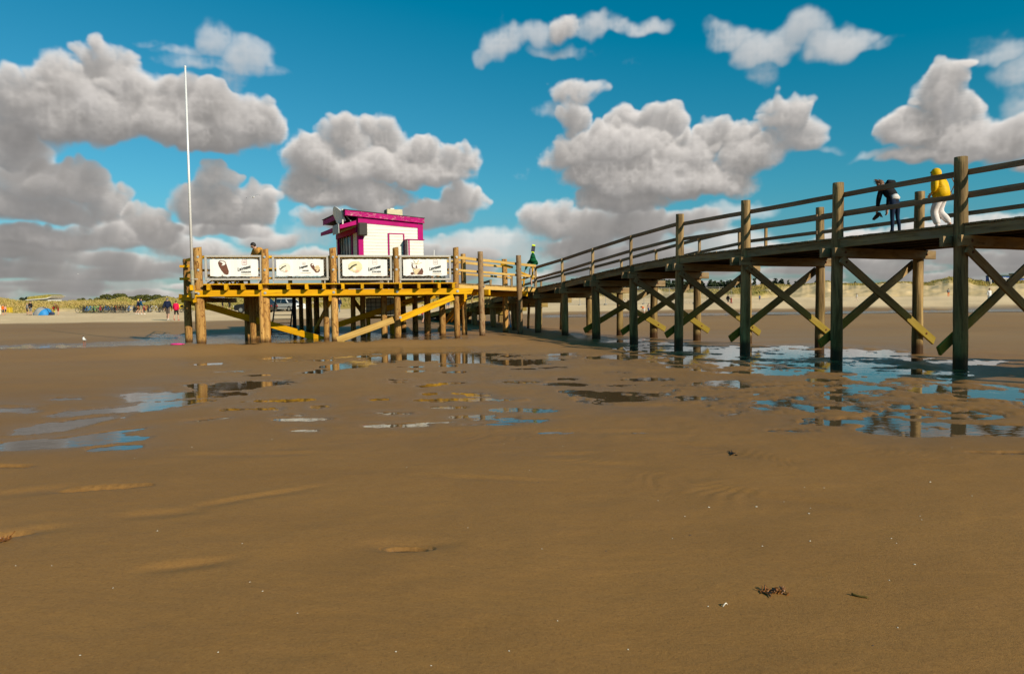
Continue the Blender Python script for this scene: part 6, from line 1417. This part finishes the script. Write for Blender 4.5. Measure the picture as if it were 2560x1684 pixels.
def cloud_map(azel):
    W=int((AZ1-AZ0)*PPD); Hh=int((EL1-EL0)*PPD); D=56
    rng=np.random.default_rng(11)
    yy,xx=np.mgrid[0:Hh,0:W].astype(np.float32)          # row 0 = lowest elevation
    DS=4.0                                                # one slice = 4 map pixels deep
    blobs=[]
    for (x,y,rx,ry,st,dp) in CLOUDS:
        a,e=azel(x,y)
        sc=PPD*180/math.pi/F
        blobs.append(((a-AZ0)*PPD,(e-EL0)*PPD,rx*sc*math.cos(math.radians(a)),ry*sc,st,dp*D))
        if st>.8:                                         # small puffs budding from the tops
            for k in range(int(4+rx/16)):
                th=rng.uniform(.05,.95)*math.pi; q=rng.uniform(.62,.95); s=rng.uniform(.22,.42)
                bx,by,brx,bry=blobs[-1-k][:4] if False else ((a-AZ0)*PPD,(e-EL0)*PPD,rx*sc,ry*sc)
                blobs.append((bx+math.cos(th)*brx*q,by+math.sin(th)*bry*q,max(6,bry*s*1.15),max(5,bry*s),st*.85,dp*D+rng.uniform(-4,3)))
    for i in range(260):                                  # rows of small far clouds above the horizon
        x=rng.uniform(-500,3060); v=rng.uniform(0,1)**.8; y=596+v*150-.012*(x-1280)
        if 700<x<1250 and rng.uniform()<.25: continue
        a,e=azel(x,y); k_=1-.72*v
        rx=rng.uniform(45,130)*(.55+.45*k_); ry=rng.uniform(12,34)*k_+3
        blobs.append(((a-AZ0)*PPD,(e-EL0)*PPD,rx*sc,ry*sc,rng.uniform(.66,1.05),(.7+.25*v)*D))
    # low-frequency warp shared by all slices
    def fb(n,seed_rows):
        return _up(rng.standard_normal((int(Hh/n)+3,int(W/n)+3)).astype(np.float32),Hh,W)
    wx=fb(34,0)*5+fb(15,0)*2.6+fb(7,0)*1.2; wy=fb(34,0)*4+fb(15,0)*2.2+fb(7,0)*1.1
    low=np.clip(((yy/PPD+EL0)-1)/7,.12,1); X=xx+wx*low; Y=yy+wy*low
    field=np.zeros((D,Hh,W),np.float32); thin=np.zeros((D,Hh,W),np.float32)
    for (bx,by,rx,ry,st,bz) in blobs:
        m=1.35; rz=max(2.0,(rx+ry)*.42/DS)
        x0=int(max(0,bx-rx*m-12)); x1=int(min(W,bx+rx*m+12)); y0=int(max(0,by-ry*m-12)); y1=int(min(Hh,by+ry*m+12))
        if x1<=x0 or y1<=y0: continue
        dx=(X[y0:y1,x0:x1]-bx)/rx; dy=(Y[y0:y1,x0:x1]-by)/ry
        dy=np.where(dy<0,dy*1.35,dy)
        r2=dx*dx+dy*dy
        k0=int(max(0,bz-rz*m)); k1=int(min(D,bz+rz*m+1))
        for k in range(k0,k1):
            q=1.0-(r2+((k-bz)/rz)**2)/(m*m)
            q=np.clip(q,0,1); q=q*q*(3-2*q)*st*1.5
            s=(thin if st<.78 else field)[k,y0:y1,x0:x1]
            np.maximum(s,q+.25*np.minimum(s,q),out=s)
    # 3-D fractal noise, slice by slice
    octs=[(44,.34),(22,.36),(11,.36),(5.5,.26),(2.8,.17),(1.6,.09)]
    grids=[]
    for n,a in octs:
        nz=int(D*DS/n)+3
        grids.append((n,a,rng.standard_normal((nz,int(Hh/n)+3,int(W/n)+3)).astype(np.float32)))
    LX,LY=-.30/.42*DS,-.80/.42*DS
    def shift(t,dx,dy):
        # value at p comes from p - (dx,dy)
        ix,iy=math.floor(dx),math.floor(dy); fx,fy=dx-ix,dy-iy
        def ro(t,ax,n):
            return np.roll(t,n,ax)
        a=ro(ro(t,1,ix),0,iy); b=ro(a,1,1); c=ro(a,0,1); d=ro(b,0,1)
        return (a*(1-fx)*(1-fy)+b*fx*(1-fy)+c*(1-fx)*fy+d*fx*fy)
    tau=np.zeros((Hh,W),np.float32); T=np.ones((Hh,W),np.float32); col=np.zeros((Hh,W,3),np.float32)
    SUN=np.array([1.0,.925,.845],np.float32)*.88
    for k in range(D):
        tau=shift(tau,LX,LY)*.72
        # soften light as it travels: stands for multiple scattering
        if k%2==0: tau=.5*tau+.125*(np.roll(tau,1,0)+np.roll(tau,-1,0)+np.roll(tau,1,1)+np.roll(tau,-1,1))
        f=field[k]; f2=thin[k]
        if f.max()<=0 and f2.max()<=0: continue
        nz=np.zeros((Hh,W),np.float32)
        for n,a,g in grids:
            t=k*DS/n; i=int(t); fr=t-i; fr=fr*fr*(3-2*fr)
            g2=g[i]*(1-fr)+g[min(i+1,g.shape[0]-1)]*fr
            v=_up(g2,Hh,W)
            nz+=a*(v if n>12 else (.75-np.abs(v)*1.15) if n>3 else v*.8)
        dens=np.clip((f+nz*.56*np.clip(f*3,0,1)-.44)*1.25,0,1)
        soft=np.clip(f*1.5,0,1)
        sig=dens**1.6*.50*soft
        d2=np.clip((f2*1.3+nz*.75*np.clip(f2*3,0,1)-.33)*.95,0,1)*np.clip(f2*1.5,0,1)
        sig=(sig+d2**1.3*.12).astype(np.float32)
        tv=np.zeros((Hh,W),np.float32); run=np.zeros(W,np.float32)
        for r in range(Hh-1,-1,-1):                       # light from above, row by row
            run=np.roll(run,-1 if r%3==0 else 0)*.962+sig[r]
            tv[r]=run
        tv*=.55
        lit=.27*np.exp(-tau*.5)+.56*np.exp(-tv*.95-tau*.06)+.25*np.exp(-tv*.22-tau*.03)
        amb=np.clip(.5+nz*.12+(f-.7)*-.15,.2,1)
        c=SUN*lit[...,None]+np.array([.118,.128,.148],np.float32)*amb[...,None]
        al=1-np.exp(-sig)
        col+=(T*al)[...,None]*c
        T*=1-al
        tau=tau+sig*1.0
    A=1-T
    rgb=col/np.maximum(A,1e-3)[...,None]
    return rgb,A

SUN_AZ=134.0; SUN_EL=26.5
w=bpy.data.worlds.new('World'); SC.world=w; w.use_nodes=True; nt=w.node_tree; nt.nodes.clear(); g=N(nt)
rgb,al=cloud_map(azel)
hh,ww=al.shape; px=np.ones((hh,ww,4),np.float32); px[...,:3]=rgb; px[...,3]=al
# spread cloud colour outwards so that soft edges stay clean
for _ in range(6):
    mk=(px[...,3]<.02)[...,None]; bl=(np.roll(px,1,0)+np.roll(px,-1,0)+np.roll(px,1,1)+np.roll(px,-1,1))/4; px[...,:3]=np.where(mk,bl[...,:3],px[...,:3])
img=bpy.data.images.new('computed clouds',ww,hh,alpha=True,float_buffer=True); img.alpha_mode='CHANNEL_PACKED'; img.colorspace_settings.name='Linear Rec.709'
img.pixels.foreach_set(px.ravel()); img.update(); img.pack()
tc=g.n('ShaderNodeTexCoord').outputs['Generated']; sx=g.n('ShaderNodeSeparateXYZ'); g.L(tc,sx.inputs[0])
x,y,z=sx.outputs
az=g.math('ARCTAN2',x,y); el=g.math('ARCSINE',z)
u=g.math('PINGPONG',g.math('ADD',g.math('MULTIPLY',az,180/math.pi),-AZ0),AZ1-AZ0)     # degrees from the west end of the map, mirrored round the compass
cv=g.n('ShaderNodeCombineXYZ'); g.L(g.math('DIVIDE',u,AZ1-AZ0),cv.inputs[0]); g.L(g.math('DIVIDE',g.math('SUBTRACT',g.math('MULTIPLY',el,180/math.pi),EL0),EL1-EL0),cv.inputs[1])
ti=g.n('ShaderNodeTexImage'); ti.image=img; ti.interpolation='Cubic'; ti.extension='EXTEND'; g.L(cv.outputs[0],ti.inputs[0])
sky=g.n('ShaderNodeTexSky'); sky.sky_type='NISHITA'; sky.sun_disc=False; sky.sun_elevation=R(SUN_EL); sky.sun_rotation=R(SUN_AZ); sky.air_density=1.0; sky.dust_density=.6; sky.ozone_density=1.5; sky.altitude=0
vm=g.n('ShaderNodeVectorMath',operation='MULTIPLY_ADD'); g.L(sky.outputs[0],vm.inputs[0]); hz=g.mrange(el,0,R(9),0,1,True); g.L(g.mix(hz,(.74,.84,1.06),(.60,1.13,1.27)),vm.inputs[1]); vm.inputs[2].default_value=(-.92,0,0)
vx=g.n('ShaderNodeVectorMath',operation='MAXIMUM'); g.L(vm.outputs[0],vx.inputs[0]); vx.inputs[1].default_value=(0,0,0); hs=vx.outputs[0]
bs=g.n('ShaderNodeBackground'); g.L(hs,bs.inputs[0]); bs.inputs[1].default_value=SKYS
bc=g.n('ShaderNodeBackground'); g.L(ti.outputs[0],bc.inputs[0]); bc.inputs[1].default_value=CLOUDS_S
away=g.mrange(g.math('ABSOLUTE',az),R(50),R(80),1,.0,True)     # fewer clouds round the rest of the compass
ms=g.n('ShaderNodeMixShader'); g.L(g.math('MULTIPLY',g.math('MULTIPLY',ti.outputs[1],away),g.mrange(el,R(EL1-1),R(EL1-4),0,1)),ms.inputs[0]); g.L(bs.outputs[0],ms.inputs[1]); g.L(bc.outputs[0],ms.inputs[2])
out=g.n('ShaderNodeOutputWorld'); g.L(ms.outputs[0],out.inputs[0])
# ================================================================ SUN
sa_=R(SUN_AZ); se_=R(SUN_EL); sv=Vector((math.sin(sa_)*math.cos(se_),math.cos(sa_)*math.cos(se_),math.sin(se_)))
L=bpy.data.lights.new('sun','SUN'); L.energy=SUN_E; L.angle=R(.5); L.color=(1.0,.90,.74)
lo=bpy.data.objects.new('sun',L); COL.objects.link(lo); lo.rotation_euler=sv.to_track_quat('Z','Y').to_euler(); lo.location=sv*60
# ================================================================ CAMERA
cam=bpy.data.cameras.new('camera'); co_=bpy.data.objects.new('camera',cam); COL.objects.link(co_); SC.camera=co_
cam.sensor_fit='HORIZONTAL'; cam.sensor_width=36; cam.lens=36*F/2560; cam.clip_start=.1; cam.clip_end=2500
Mc=Matrix((Vector(RT),Vector(UP),-Vector(FW))).transposed().to_4x4(); Mc.translation=Vector(EYE); co_.matrix_world=Mc
vs_=SC.view_settings; SC.display_settings.display_device='sRGB'; vs_.view_transform='Standard'; vs_.look='None'; vs_.exposure=EXPO; vs_.gamma=1; vs_.use_curve_mapping=False
cy=SC.cycles; cy.max_bounces=6; cy.diffuse_bounces=1; cy.glossy_bounces=3; cy.transmission_bounces=2; cy.caustics_reflective=False; cy.caustics_refractive=False; cy.use_denoising=True; cy.sample_clamp_indirect=4
